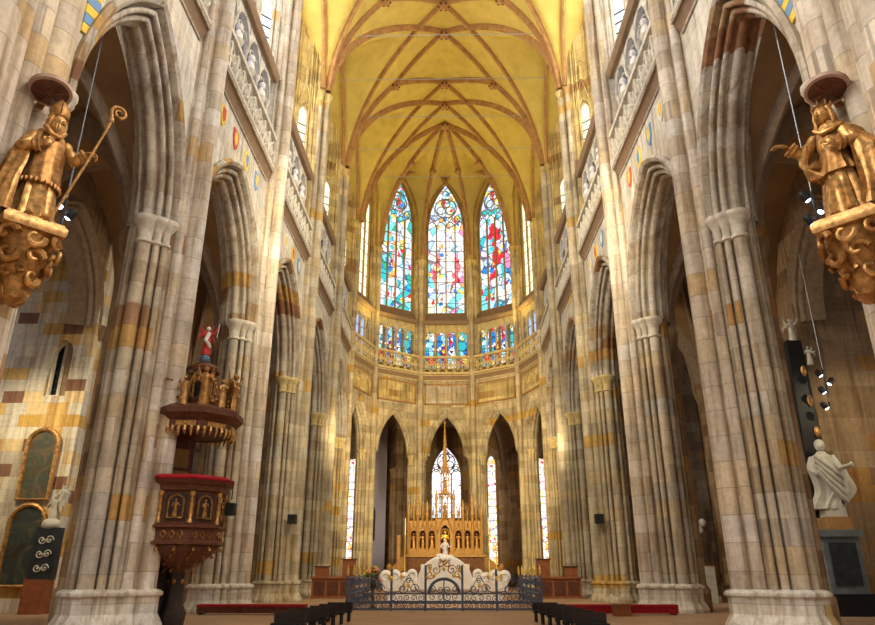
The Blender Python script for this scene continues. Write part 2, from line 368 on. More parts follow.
# ------------------------------------------------------------------ piers
def base_prof(r): return [(r + .2, 0), (r + .2, .1), (r + .08, .32), (r + .08, .62), (r + .14, .66), (r + .14, .71), (r + .09, .75), (r, .78)]
def cap_small(r, z): return [(r, z - .5), (r + .04, z - .46), (r + .01, z - .42), (r + .08, z - .1), (r + .1, z - .06), (r + .1, z), (r, z + .02)]
def cap_prof(r, z): return [(r, z - .66), (r + .05, z - .64), (r + .05, z - .58), (r + .01, z - .56), (r + .03, z - .3), (r + .15, z - .12), (r + .17, z - .09), (r + .17, z), (r + .08, z + .02)]
def build_pier(fr, label, mats, core, tall, arch, ztall, tallcore, spring, sc=1.0, crossing=False):
    t = empty('clustered_pier', (fr[0], fr[1], 0), fr[2], label, 'pier', 'clustered piers of the arcade')
    MB().prism(core, 0, spring).build('core', M[mats[0]], t)
    if tallcore: MB().prism(tallcore, 0, ztall).build('pilaster', M[mats[0]], t)
    p = MB()
    cx = sum(q[0] for q in core) / len(core); cy = sum(q[1] for q in core) / len(core)
    sc_ = lambda k: [(cx + (x - cx) * k, cy + (y - cy) * k) for x, y in core]
    p.prism(sc_(1.05), 0, .66); p.prism(sc_(1.08), .66, .74)
    for x, y, r in tall + arch: p.lathe(base_prof(r), 8, (x, y, 0), a0=PI / 8)
    p.build('plinth', M[mats[2]], t, 25)
    for x, y, r in tall:
        MB().cyl(x, y, .7, ztall, r, 20).build('tall_shaft', M['shaft' if mats[0] == 'grey' else mats[1]], t)
        MB().lathe(cap_small(r, ztall + .3), 12, (x, y, 0)).build('capital', M['gold_stone'], t)
    for x, y, r in arch:
        s = MB().cyl(x, y, .7, spring - .6 if y < .46 else spring + .3, r, 18).build('shaft', M[mats[1]], t)
        if y < .46: MB().lathe(cap_prof(r, spring), 14, (x, y, 0)).build('capital', M[mats[3]], t)
    MB().prism([q for q in sc_(1.03) if q[1] < .55], spring - .12, spring + .01).build('abacus', M[mats[3]], t)
    return t
ccore = [(-.5, .0), (.5, .0), (.52, .12), (.64, .16), (.66, .28), (.76, .34), (.80, .5), (.76, .66), (.66, .72), (.52, .88), (.5, 1.0), (-.5, 1.0), (-.52, .88), (-.66, .72), (-.76, .66), (-.80, .5), (-.76, .34), (-.66, .28), (-.64, .16), (-.52, .12)]
carch = []
for sx in (-1, 1):
    carch += [(sx * .60, .05, .075), (sx * .75, .19, .075), (sx * .84, .45, .16), (sx * .76, .74, .08), (sx * .60, .90, .075)]
ctall = [(.04, -.36, .23), (-.34, -.14, .12), (.40, -.14, .12)]
ctc = [(-.5, .05), (-.4, -.08), (-.15, -.26), (.2, -.26), (.42, -.08), (.5, .05)]
for sd, nm in ((-1, 'left'), (1, 'right')):
    for j in range(1, 5):
        warm = j >= 3
        build_pier(side_frame(sd, Y0 + (j - 1) * L), ('clustered grey stone pier of the %s arcade, ' % nm) + ['', 'nearest full pier beside the big open arch', 'second one deeper' + (', behind the carved pulpit' if sd < 0 else ', two bays past the statue'), 'third one deeper, just before the wooden stalls', 'fourth one deeper, before the apse begins'][j],
                   (('grey', 'grey', 'pale', 'carved') if not warm else ('warmgrey', 'warmgrey', 'warmgrey', 'carved_warm')), ccore, ctall, carch, 24.1, ctc, SPR)
    build_pier(side_frame(sd, YC), 'slender yellowish pier on the %s where straight choir meets apse' % nm, ('warm', 'warm', 'warm', 'carved_warm'),
               [(-.42, 0), (.42, .02), (.52, .3), (.62, .62), (.5, 1.0), (-.5, 1.0), (-.52, .88), (-.66, .72), (-.80, .5), (-.66, .28), (-.52, .12)] if sd < 0 else [(.42, 0), (.52, .12), (.66, .28), (.80, .5), (.66, .72), (.52, .88), (.5, 1.0), (-.5, 1.0), (-.62, .62), (-.52, .3), (-.42, .02)],
               [(0, -.2, .2), (-.3, -.04, .1), (.3, -.04, .1)], carch[:5] if sd < 0 else carch[5:], 24.1, [(-.4, .1), (-.2, -.1), (.2, -.1), (.4, .1)], SPR)
    for j in range(0, 5):     # aisle-side shafts behind the piers, dark brown stone with their shade in the tone
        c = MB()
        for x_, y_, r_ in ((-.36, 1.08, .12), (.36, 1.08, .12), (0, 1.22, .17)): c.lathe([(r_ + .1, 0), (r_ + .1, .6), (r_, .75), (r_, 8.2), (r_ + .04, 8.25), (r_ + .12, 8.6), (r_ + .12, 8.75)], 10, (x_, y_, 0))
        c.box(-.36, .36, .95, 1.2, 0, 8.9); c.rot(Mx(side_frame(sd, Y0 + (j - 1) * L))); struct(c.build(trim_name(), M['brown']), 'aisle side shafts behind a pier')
    # crossing pier that carries the gilded statue
    s_ = -sd
    ct = [(s_ * .84, -.20, .32), (s_ * .26, -.30, .20), (s_ * -.35, -.42, .22), (s_ * -.95, -.55, .34)]
    k = [(-1.6, -.3), (-.6, -.42), (.2, -.25), (.95, .0), (1.65, .02), (2.0, .5), (1.5, 1.0), (-1.6, 1.0)]
    k = [(x * s_, y) for x, y in k]
    if s_ < 0: k = k[::-1]
    ar = [(s_ * (x + 1.12), y, r) for x, y, r in carch[5:]]
    t = build_pier(side_frame(sd, Y0 - L), 'massive crossing pier at the %s edge carrying a gilded statue' % nm, ('grey', 'grey', 'pale', 'carved'), k, ct, ar, 24.1, [(q[0] * s_, q[1]) for q in ((-1.6, -.25), (-.6, -.38), (.2, -.2), (.8, .0), (.8, 1.0), (-1.6, 1.0))][::s_], SPR)

# ------------------------------------------------------------------ arcade walls, arches
wN = 3.0; RN = arcR(wN, 3.95)
for sd, nm in ((-1, 'left'), (1, 'right')):
    mb = MB()
    for i in range(-1, 4):
        b = MB(); fr = side_frame(sd, Y0 + (i + .5) * L); wN, RN, hl = 3.0, arcR(3.0, 4.15), L / 2
        if i == -1: fr = side_frame(sd, (9.3 + Y0) / 2); wN = 2.38; RN = arcR(2.38, 4.4); hl = (Y0 - 9.3) / 2; b.box(*sorted((-sd * (hl + 1.4), -sd * hl)) , 0, TH, SPR, 15.0) if False else None
        spandrel(b, hl, wN, RN, SPR, 15.0, 0.0); spandrel(b, hl, wN, RN, SPR, 15.0, TH)
        b.rot(Mx(fr)); mb.add(b.v, b.f)
        t = MB(); arch_mould(t, NAVE_PROF, wN, RN, SPR)
        t.rot(Mx(fr)); o = struct(t.build(trim_name(), M['band']), 'moulded pointed arch of the %s arcade, %s bay from the camera' % (nm, ORD[i + 1]))
    mb.box(*sorted((sd * A, sd * (A + TH))), Y0 - L - 1.6, 9.3, SPR - .02, 15)
    struct(mb.build('wall_' + nm, M['pale'], None))

# apse arcade
wA = 1.6; RA = arcR(wA, 3.35); HS = A * math.sin(R(18))   # half side 2.0
mb = MB()
ATH = [R(a) for a in (-72, -36, 0, 36, 72)]
for th in ATH:
    b = MB(); fr = apse_frame(th)
    spandrel(b, HS, wA, RA, SPR, 15.0, 0.0); spandrel(b, HS + .26, wA, RA, SPR, 15.0, .84)
    b.rot(Mx(fr)); mb.add(b.v, b.f)
    t = MB(); arch_mould(t, APSE_PROF, wA, RA, SPR, 10); t.rot(Mx(fr))
    struct(t.build(trim_name(), M['warm']), 'pointed arch of the apse')
struct(mb.build('wall_apse', M['warm']))
acore = [(-.40, .11), (0, -.02), (.40, .11), (.50, .32), (.60, .58), (.52, .9), (-.52, .9), (-.60, .58), (-.50, .32)]
for k_, a in enumerate((-54, -18, 18, 54)):
    th = R(a); fr = (A * math.sin(th), YC + A * math.cos(th), th)
    build_pier(fr, 'yellowish apse pier ' + ['at the far left of the high altar', 'just left behind the high altar', 'just right behind the high altar', 'at the far right of the high altar'][k_],
               ('warm', 'warm', 'warm', 'carved_warm'), acore, [(0, -.2, .20), (-.3, -.02, .10), (.3, -.02, .10)],
               [(-.46, .20, .05), (.46, .20, .05), (-.56, .38, .055), (.56, .38, .055), (-.63, .58, .06), (.63, .58, .06)], 24.1, [(-.45, .2), (-.2, -.1), (.2, -.1), (.45, .2)], SPR)

# ------------------------------------------------------------------ windows
WIN = [0]
def window(fr, xy, bear, w, z0, zs, rise, lights, glass, bar, label, tracery=True, nbar=8, depth=.12, framer=.1, mw=.055):
    WIN[0] += 1
    ox, oy, _ = at(fr, xy[0], xy[1])
    t = empty('window_%d' % WIN[0], (ox, oy, 0), fr[2] + bear, label, None, None, 'structure')
    Rr = arcR(w, rise); pts = arch_pts(w, Rr, 0, 10)
    poly = [(-w, z0)] + [(x, zs + z) for x, z in pts] + [(w, z0)]
    MB().plate(poly, depth, depth + .02).build('glass_panes', M[glass], t)
    f = MB(); ring = [(x, 0.02, z) for x, z in poly]
    f.tube(ring, framer, 6); f.box(-w - .08, w + .08, -.08, depth, z0 - .14, z0 + .06)
    f.build('frame', M[bar], t)
    zt = zs + (rise * .12 if tracery else 0)
    for i in range(1, lights):
        x = -w + 2 * w * i / lights
        h = zt if tracery else zs + next((z for (q, z) in reversed(pts[:11]) if q <= -abs(x)), 0)
        MB().box(x - mw, x + mw, -.02, depth, z0, h).build('mullion', M[bar], t)
    b = MB()
    for i in range(1, nbar):
        z = lerp(z0, zs, i / nbar); b.box(-w, w, depth - .035, depth, z - .02, z + .02)
    if nbar > 1: b.build('saddle_bars', M['lead'], t)
    if tracery:
        q = MB(); lw = w / lights
        for i in range(lights):
            c = -w + 2 * w * (i + .5) / lights; RR = arcR(lw, lw * 1.5)
            q.tube([(c + x, .04, zt - lw * .7 + z) for x, z in arch_pts(lw, RR, 0, 5)], .045, 5)
            q.ring((c, .04, zt + lw * 1.25), lw * .55, .04, n=10, m=4)
        yy = zt + rise * .36; rr = w * .30
        for a in (90, 210, 330): q.ring((rr * .95 * math.cos(R(a)), .04, yy + rr * .95 * math.sin(R(a))), rr * .78, .05, n=14, m=5)
        q.ring((0, .04, yy), rr * 1.95, .055, n=20, m=5)
        for sx in (-1, 1): q.ring((sx * w * .62, .04, zt + rise * .14), w * .17, .04, n=10, m=4)
        q.ring((0, .04, zs + rise * .80), w * .16, .04, n=10, m=4)
        for sx in (-1, 1): q.ring((sx * w * .26, .04, zs + rise * .67), w * .12, .035, n=10, m=4)
        q.build('tracery', M[bar], t)
    return t

# ------------------------------------------------------------------ triforium and clerestory, one bay
def tracery_rail(mb, x0, x1, y, z0, z1):
    n = max(2, round((x1 - x0) / .62)); w = (x1 - x0) / n; h = (z1 - z0)
    for i in range(n):
        c = x0 + (i + .5) * w; r = min(w, h) * .30
        for dx, dz in ((-.5, 0), (.5, 0), (0, -.5), (0, .5)):
            mb.ring((c + dx * r * 1.15, y, (z0 + z1) / 2 + dz * r * 1.15), r * .62, .045, n=8, m=4)
        a = w / 2; b = h / 2; zc = (z0 + z1) / 2
        mb.tube([(c - a, y, z0), (c - a * .35, y, zc - b * .55), (c + a * .35, y, zc - b * .55), (c + a, y, z0)], .035, 4)
        mb.tube([(c - a, y, z1), (c - a * .35, y, zc + b * .55), (c + a * .35, y, zc + b * .55), (c + a, y, z1)], .035, 4)
        mb.tube([(c - a, y, z0), (c - a * .98, y, z1)], .04, 4)
def ledge(mb, x0, x1):
    prof = [(0, 14.5), (-.05, 14.54), (-.07, 14.60), (-.22, 14.84), (-.28, 14.86), (-.28, 14.98), (-.24, 15.02), (.1, 15.02)]
    mb.sweep(None, [[(x, y, z) for y, z in prof] for x in (x0, x1)])
    mb.add([(x0, y, z) for y, z in prof], [tuple(range(8))]); mb.add([(x1, y, z) for y, z in prof], [tuple(reversed(range(8)))])
def bust(fr, x, y, z, label):
    p = at(fr, x, y, z)
    t = empty('portrait_bust', p, fr[2], label, 'bust', 'portrait busts on the triforium')
    MB().lathe([(.05, -.25), (.16, -.12), (.2, 0), (.2, .05)], 10).build('bracket', M['carved'], t)
    b = MB(); b.lathe([(.19, .05), (.21, .18), (.19, .30), (.09, .38), (.07, .46)], 12, sx=1, sy=.7)
    b.ball((0, -.01, .57), .13, .85, .95, 1.15, 12, 8); b.ball((0, -.13, .56), .025, 1, 1.3, 1.2, 6, 4)
    b.build('head_and_shoulders', M['marble'], t)
def upper_bay(fr, half, apse, nm, idx, glass, low_glass, mats):
    """ledge + balustrade + triforium + sloping sill + clerestory wall and window"""
    st, wl, brs = mats
    gap = .62 if not apse else .24
    m = Mx(fr)
    b = MB(); ledge(b, -half + gap, half - gap); b.rot(m)
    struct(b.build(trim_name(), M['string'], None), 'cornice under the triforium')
    b = MB()
    for y_, z_, r_ in ((-.035, 14.53, .035), (-.27, 14.86, .035), (-.27, 14.98, .03)): b.tube([(-half + gap, y_, z_), (half - gap, y_, z_)], r_, 6)
    b.rot(m); struct(b.build(trim_name(), M['pale' if not apse else 'carved_warm'], None), 'pale rolls edging the cornice')
    # balustrade : a thing per bay
    t = empty('balustrade', (fr[0], fr[1], 0), fr[2], 'pierced stone balustrade, ' + nm, 'balustrade', 'triforium balustrades')
    x0, x1 = -half + gap, half - gap
    MB().box(x0, x1, -.26, -.08, 15.02, 15.14).build('base_rail', M[st], t)
    MB().box(x0, x1, -.28, -.06, 16.22, 16.38).build('top_rail', M[st], t)
    q = MB(); tracery_rail(q, x0, x1, -.17, 15.14, 16.22); q.build('tracery', M[st], t, 60)
    # triforium passage
    dp = 1.25 if not apse else .75
    b = MB(); b.box(-half, half, -.1, dp + .3, 14.9, 15.03); b.box(-half, half, .0, dp + .3, 19.0, 19.25)
    b.add([(-half, dp, 15), (half, dp, 15), (half, dp, 19.1), (-half, dp, 19.1)], [(0, 1, 2, 3)])
    for sx in (-1, 1): b.box(*sorted((sx * half, sx * (half - (.55 if not apse else .3)))), .0, dp, 15, 19.1)
    b.rot(m); struct(b.build('wall_triforium_' + ('apse' if apse else nm.split()[0]), M[wl]))
    n = 4
    ww = half - (.75 if not apse else .35); lw = ww / n
    w = window(fr, (0, dp - .06), 0, ww, 15.6, 18.55, .22, n, low_glass, brs, 'triforium glazing behind the colonnettes, ' + nm, tracery=False, nbar=4, depth=.03, framer=.05, mw=.11)
    # open colonnade in front of the passage
    a = empty('triforium_arcade', (fr[0], fr[1], 0), fr[2], 'colonnettes with small cusped arches, ' + nm, 'arcade', 'triforium arcades')
    yy = .22
    for i in range(n + 1):
        x = -ww + 2 * lw * i
        MB().lathe([(.10, 15.03), (.10, 15.2), (.055, 15.28), (.055, 17.75), (.11, 17.9), (.11, 17.98)], 8, (x, yy, 0)).build('colonnette', M[st], a)
    q = MB()
    for i in range(n):
        c = -ww + 2 * lw * (i + .5); RR = arcR(lw, lw * 1.25); pts = arch_pts(lw * .96, arcR(lw * .96, lw * 1.2), 0, 6)
        for (xa, za), (xb, zb) in zip(pts[:-1], pts[1:]):
            q.add([(c + xa, yy - .06, 17.95 + za), (c + xb, yy - .06, 17.95 + zb), (c + xb, yy - .06, 19.02), (c + xa, yy - .06, 19.02)], [(0, 1, 2, 3)])
            q.add([(c + xa, yy - .06, 17.95 + za), (c + xb, yy - .06, 17.95 + zb), (c + xb, yy + .1, 17.95 + zb), (c + xa, yy + .1, 17.95 + za)], [(0, 1, 2, 3)])
        q.tube([(c + x, yy - .08, 17.95 + z) for x, z in pts], .035, 5)
        for sx in (-1, 1): q.ring((c + sx * lw * .35, yy - .05, 18.05), lw * .3, .03, n=8, m=4, a0=R(20), a1=R(200))
    q.build('cusped_arches', M[st], a, 50)
    # sill band + slope
    b = MB(); ys = 1.1 if not apse else .45
    g2 = gap - .1 if not apse else .2
    prof = [(.10, 18.98), (-.02, 19.0), (-.10, 19.12), (-.12, 19.3), (-.02, 19.36), (ys, 20.1)]
    b.sweep(None, [[(x, y, z) for y, z in prof] for x in (-half + g2, half - g2)]); b.rot(m)
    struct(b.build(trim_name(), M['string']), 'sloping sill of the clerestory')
    # clerestory
    b = MB()
    if not apse:
        zs, rise, w_ = 26.6, 4.3, 1.95
        wall_hole(b, -2.25, 2.25, 20.0, 33.5, w_, 20.25, zs, arcR(w_, rise), ys)
        for sx in (-1, 1):
            # canted panel with a lancet in it
            fx = (fr[0], fr[1], fr[2])
            ox, oy, _ = at(fr, sx * 2.68, .55)
            sub = (ox, oy, fr[2] + sx * R(47.7)); c = MB()
            wall_hole(c, -.78, .78, 18.9, 33.5, .26, 20.2, 22.6, arcR(.26, .62), 0, 6, .2)
            c.tube([(-.42, -.04, 20.2)] + [(x * 1.25, -.04, 22.6 + z * 1.25) for x, z in arch_pts(.34, arcR(.34, .62), 0, 6)] + [(.42, -.04, 20.2)], .06, 6)
            c.tube([(-.6, -.06, 22.3), (0, -.08, 24.6), (.6, -.06, 22.3)], .05, 6)
            for px_ in (-.36, .36): c.lathe([(.045, 19.4), (.045, 31)], 6, (px_, -.03, 0))
            for zz_ in (25.2, 27.6):
                c.tube([(-.36 + x_ * 0, -.03, zz_) for x_ in (0,)] + [(x_, -.03, zz_ + z_) for x_, z_ in arch_pts(.34, arcR(.34, .6), 0, 5)], .04, 5)
            c.lathe([(.10, 24.5), (.04, 25.0), (.11, 25.1), (.01, 25.5)], 6, (0, -.06, 0))
            for px_ in (-.66, .66):
                c.lathe([(.09, 19.6), (.09, 23.2), (.12, 23.3), (.02, 24.6)], 6, (px_, -.04, 0))
                c.lathe([(.05, 24.6), (.05, 29)], 6, (px_, -.04, 0))
            c.rot(Mx(sub)); mi = m.inverted(); c.v = [tuple(mi @ Vector(p)) for p in c.v]; b.add(c.v, c.f)
            window(sub, (0, .05), 0, .26, 20.2, 22.6, .62, 1, 'lancet' if idx < 1 else 'lancetwarm', brs, 'narrow clear lancet in the canted corner, ' + nm, tracery=False, nbar=5, depth=.1, framer=.03)
        window(fr, (0, ys + .05), 0, w_, 20.25, zs, rise, 4, glass, brs, 'tall clear clerestory window, ' + nm)
        for sx in (-1, 1):
            for q_, y_, h_ in ((3.12, -.05, 29), (2.98, .14, 29), (3.30, -.12, 29), (2.80, .34, 28), (2.30, .90, 29)): b.lathe([(.11, 19.2), (.055, 19.6), (.055, 24.4), (.1, 24.5), (.05, 24.7), (.05, h_)], 7, (sx * q_, y_, 0))
        for sx in (-1, 1): b.lathe([(.12, 20), (.12, 26.4), (.17, 26.6), (.17, 26.7)], 8, (sx * 2.1, ys - .06, 0))
    else:
        zs, rise, w_ = 27.4, 4.4, 1.52
        wall_hole(b, -1.8, 1.8, 19.9, 33.2, w_, 20.05, zs, arcR(w_, rise), ys)
        for sx in (-1, 1):
            b.add([(sx * 1.76, -.1, 19), (sx * 1.76, ys, 19), (sx * 1.76, ys, 33), (sx * 1.76, -.1, 33)], [(0, 1, 2, 3)])
            b.lathe([(.07, 19.5), (.07, 27.2), (.11, 27.4), (.11, 27.5)], 8, (sx * 1.66, ys - .1, 0))
        window(fr, (0, ys + .05), 0, w_, 20.05, zs, rise, 4, glass, 'bar_warm', nm)
    b.rot(m); struct(b.build('wall_clerestory_' + ('apse' if apse else nm.split()[0]), M[wl]))

for sd, sn in ((-1, 'left'), (1, 'right')):
    for i in range(-1, 4):
        deep = i >= 2
        upper_bay(side_frame(sd, Y0 + (i + .5) * L), L / 2, False, '%s side, %s bay from the camera' % (sn, ORD[i + 1]), i, 'clearwarm' if deep else 'clear', 'trifglass',
                  ('carved', 'pale' if i < 1 else 'gold_stone', 'carved' if not deep else 'bar_warm'))
        if i in (0, 1):
            for k in range(3):
                x = (-1.41 + 1.41 * k) 
                bust(side_frame(sd, Y0 + (i + .5) * L), x, .02, 17.0, 'white portrait bust on the %s triforium, %s bay, %s of three' % (sn, ORD[i + 1], ['first', 'second', 'third'][k]))
names = ['at the far left side of the apse', 'below the left stained glass window of the apse', 'below the central stained glass window of the apse', 'below the right stained glass window of the apse', 'at the far right side of the apse']
gl = ['clearwarm', 'sg_left', 'sg_centre', 'sg_right', 'clearwarm']
for k, th in enumerate(ATH):
    upper_bay(apse_frame(th), HS, True, names[k], 9, gl[k], 'sg_low' if 0 < k < 4 else 'trifglass', ('carved_warm', 'gold_stone', 'bar_warm'))
    # framed relief tablet under the apse triforium
    fr = apse_frame(th)
    t = empty('relief_tablet', (fr[0], fr[1], 0), fr[2], ['tablet with small arches at the far left of the apse', 'yellow framed tablet left of the central one', 'grey brick framed tablet above the central apse arch', 'brightest yellow framed tablet right of the central one', 'tablet with small arches at the far right of the apse'][k], 'tablet', 'framed tablets under the apse balustrade')
    MB().box(-1.55, 1.55, -.05, .01, 12.75, 14.15).build('panel', M['gold_stone' if k != 2 else 'grey'], t)
    f = MB()
    for a in ((-1.62, 1.62, 12.66, 12.76), (-1.62, 1.62, 14.14, 14.24), (-1.62, -1.52, 12.66, 14.24), (1.52, 1.62, 12.66, 14.24)): f.box(a[0], a[1], -.11, 0, a[2], a[3])
    f.build('frame', M['rib'], t)
    if k in (0, 4):
        f = MB()
        for q in (-1, 0, 1): f.tube([(q + x, -.08, 13.3 + z) for x, z in arch_pts(.38, arcR(.38, .6), 0, 6)], .05, 5); f.box(q - .44, q - .36, -.09, -.04, 12.8, 13.3)
        f.build('blind_arches', M['carved_warm'], t)
    # gutter line of leaves over the arch
# ------------------------------------------------------------------ vaults
SZ = 24.1; AV = 6.2; VC = 3.43; VR = 9.63; HV = 32.9 - 8.8 - SZ
def zb(x):
    x = abs(x); v = VR * VR - (x + VC) ** 2
    return SZ + (math.sqrt(v) if v > 0 else 0)
RL = arcR(3.35, 7.0)
def zl(s):
    s = abs(s)
    if s >= 3.35: return SZ
    return SZ + math.sqrt(max(0, RL * RL - (s + RL - 3.35) ** 2))
def nave_z(x, y):
    s = ((y - Y0) % L) - L / 2
    l = zl(s)
    return max(zb(x) if abs(x) < AV else SZ, l + (.12 * max(0, 6.5 - abs(x)) if l > SZ else 0))
mb = MB(); xs = [-7.9 + 15.8 * i / 88 for i in range(89)]; ny = 40; ys = [Y0 - L + L * j / ny for j in range(ny * 5 + 1)]
mb.sweep(None, [[(x, y, nave_z(x, y)) for x in xs] for y in ys])
# apse sectors
RS = arcR(1.74, 4.3)
def apse_z(q, t):
    l = SZ
    if abs(t) < 1.74: l = 27.5 + math.sqrt(max(0, RS * RS - (abs(t) + RS - 1.74) ** 2))
    r = math.hypot(q, t)
    b = zb(r) if r < AV else SZ
    return max(b, l if abs(t) < 1.74 and q > 1.5 else SZ)
for th in ATH:
    rows = []
    for j in range(41):
        q = 7.0 * j / 40; row = []
        for k in range(45):
            tau = -1 + 2 * k / 44; t = q * math.tan(R(18)) * tau
            if q > 5.9: t = 5.9 * math.tan(R(18)) * tau
            x = q * math.sin(th) + t * math.cos(th); y = YC + q * math.cos(th) - t * math.sin(th)
            row.append((x, y, apse_z(q, t)))
        rows.append(row)
    mb.sweep(None, rows)
struct(mb.build('ceiling', M['vault'], None, 60))

SEC = [(-.15, .12), (-.15, -.06), (-.10, -.14), (-.05, -.26), (.05, -.26), (.10, -.14), (.15, -.06), (.15, .12)]
def rib(pts, mat='rib', sc=1.0, label='moulded vault rib', sec=SEC):
    pts = [Vector(p) for p in pts]; rings = []
    for i, p in enumerate(pts):
        t = (pts[min(i + 1, len(pts) - 1)] - pts[max(i - 1, 0)]).normalized()
        sd = t.cross(Vector((0, 0, 1)))
        if sd.length < 1e-3: sd = Vector((1, 0, 0))
        sd.normalize(); n = sd.cross(t)
        rings.append([p + sd * a * sc + n * b * sc for a, b in sec])
    o = MB().sweep(None, rings).build(trim_name(), M[mat])
    return struct(o, label)
def nave_rib(a, b, n=22, sc=1.0, mat='rib'):
    P = []
    for i in range(n + 1):
        f = i / n; x = lerp(a[0], b[0], f); y = lerp(a[1], b[1], f)
        P.append((x, y, (zb(x) if abs(x) <= AV else SZ)))
    return rib(P, mat, sc)
# every respond: two long diagonals each way, one short rib to the inner boss, net ribs between bosses
for j in range(0, 5):
    y = Y0 + (j - 0) * L
    for sd in (-1, 1):
        for dr in (-1, 1):
            if j == 4 and dr == 1: continue
            nave_rib((sd * 6.18, y), (0, y + dr * 2 * L / 3))
            nave_rib((sd * 3.2, y), (0, y + dr * L / 3), 12)
        nave_rib((sd * 6.18, y), (sd * 3.2, y), 14)
for j in range(5):      # wall ribs over the clerestory
    for sd in (-1, 1):
        ym = Y0 + (j - .5) * L
        rib([(sd * 6.3, ym + s * 3.33 / 12, zl(s * 3.33 / 12)) for s in range(-12, 13)], 'rib', .9, 'wall rib', [(-.12, .15), (-.12, -.15), (0, -.22), (.12, -.15), (.12, .15)])
def apx(q, t, th): return (q * math.sin(th) + t * math.cos(th), YC + q * math.cos(th) - t * math.sin(th))
def apse_rib(p0, p1, n=14, fn=None):
    P = []
    for i in range(n + 1):
        f = i / n; x = lerp(p0[0], p1[0], f); y = lerp(p0[1], p1[1], f)
        P.append((x, y, fn(f) if fn else zb(math.hypot(x, y - YC))))
    return rib(P)
key = (0, YC)
transv = rib([(x * 6.18 / 14, YC, zb(x * 6.18 / 14)) for x in range(-14, 15)], 'rib', 1.25, 'transverse arch at the mouth of the apse')
RB = 3.2
for a in (-54, -18, 18, 54):
    th = R(a); bp = (RB * math.sin(th), YC + RB * math.cos(th)); vp = (6.18 * math.sin(th), YC + 6.18 * math.cos(th))
    apse_rib(key, bp, 8); apse_rib(bp, vp, 16)
    for d in (-18, 18):
        t2 = R(a + d); wp = (6.1 * math.sin(t2), YC + 6.1 * math.cos(t2)); z0_ = zb(RB); z1_ = 31.7
        apse_rib(bp, wp, 8, lambda f: lerp(z0_, z1_, f) + .15 * math.sin(PI * f))
for th in ATH:
    fr = apse_frame(th)
    pts = []
    for x, z in arch_pts(1.74, RS, 0, 12): pts.append(at(fr, x, .0, 27.5 + z))
    pts = [at(fr, -1.74, .0, SZ)] + pts + [at(fr, 1.74, .0, SZ)]
    t = MB().tube(pts, .11, 6); struct(t.build(trim_name(), M['rib']), 'wall rib framing an apse window')
def boss(x, y, z, label, r=.3):
    t = empty('keystone_boss', (x, y, z), 0, label, 'boss', 'carved keystone bosses')
    MB().lathe([(r * .5, .05), (r, -.12), (r * 1.05, -.24), (r * .7, -.34), (r * .15, -.4)], 12).build('disc', M['rib'], t)
    b = MB()
    for k in range(6):
        a = k * PI / 3; b.ball((r * .95 * math.cos(a), r * .95 * math.sin(a), -.26), r * .33, 1, 1, .8, 6, 4)
    b.build('leaves', M['oldwood'], t)
for j in range(2, 5):
    for q, n_ in ((-1, 'before'), (1, 'after')):
        if j == 4 and q == 1: continue
        yy = Y0 + j * L + q * L / 3
        boss(0, yy, nave_z(0, yy) - .1, 'dark carved boss on the vault ridge, %s from the apse, where ribs cross' % ORD[{(2, -1): 4, (2, 1): 3, (3, -1): 2, (3, 1): 1, (4, -1): 0}[(j, q)]])
boss(0, YC, zb(0) - .1, 'apse keystone where all apse ribs meet', .38)
for a, n_ in ((-54, 'far left'), (-18, 'inner left'), (18, 'inner right'), (54, 'far right')):
    th = R(a); boss(RB * math.sin(th), YC + RB * math.cos(th), zb(RB) - .1, 'small boss of the apse star vault, ' + n_, .24)
for j in (2, 3):
    for sd, n_ in ((-1, 'left'), (1, 'right')):
        boss(sd * 3.2, Y0 + j * L, zb(3.2) - .1, '%s clustered boss beside the ridge, %s pair from the apse' % (n_, 'first' if j == 3 else 'second'), .26)
for k in range(5):
    y = Y0 + 2 * L + k * L / 2
    o = MB().tube([(-6.15, y, 28.4), (6.15, y, 28.4)], .022, 5).build('tie_rod', M['wire'])
    tag(o, 'thin iron tie rod spanning under the vault, %s one counted from the apse' % ORD[4 - k], 'rod', 'iron tie rods under the vault')

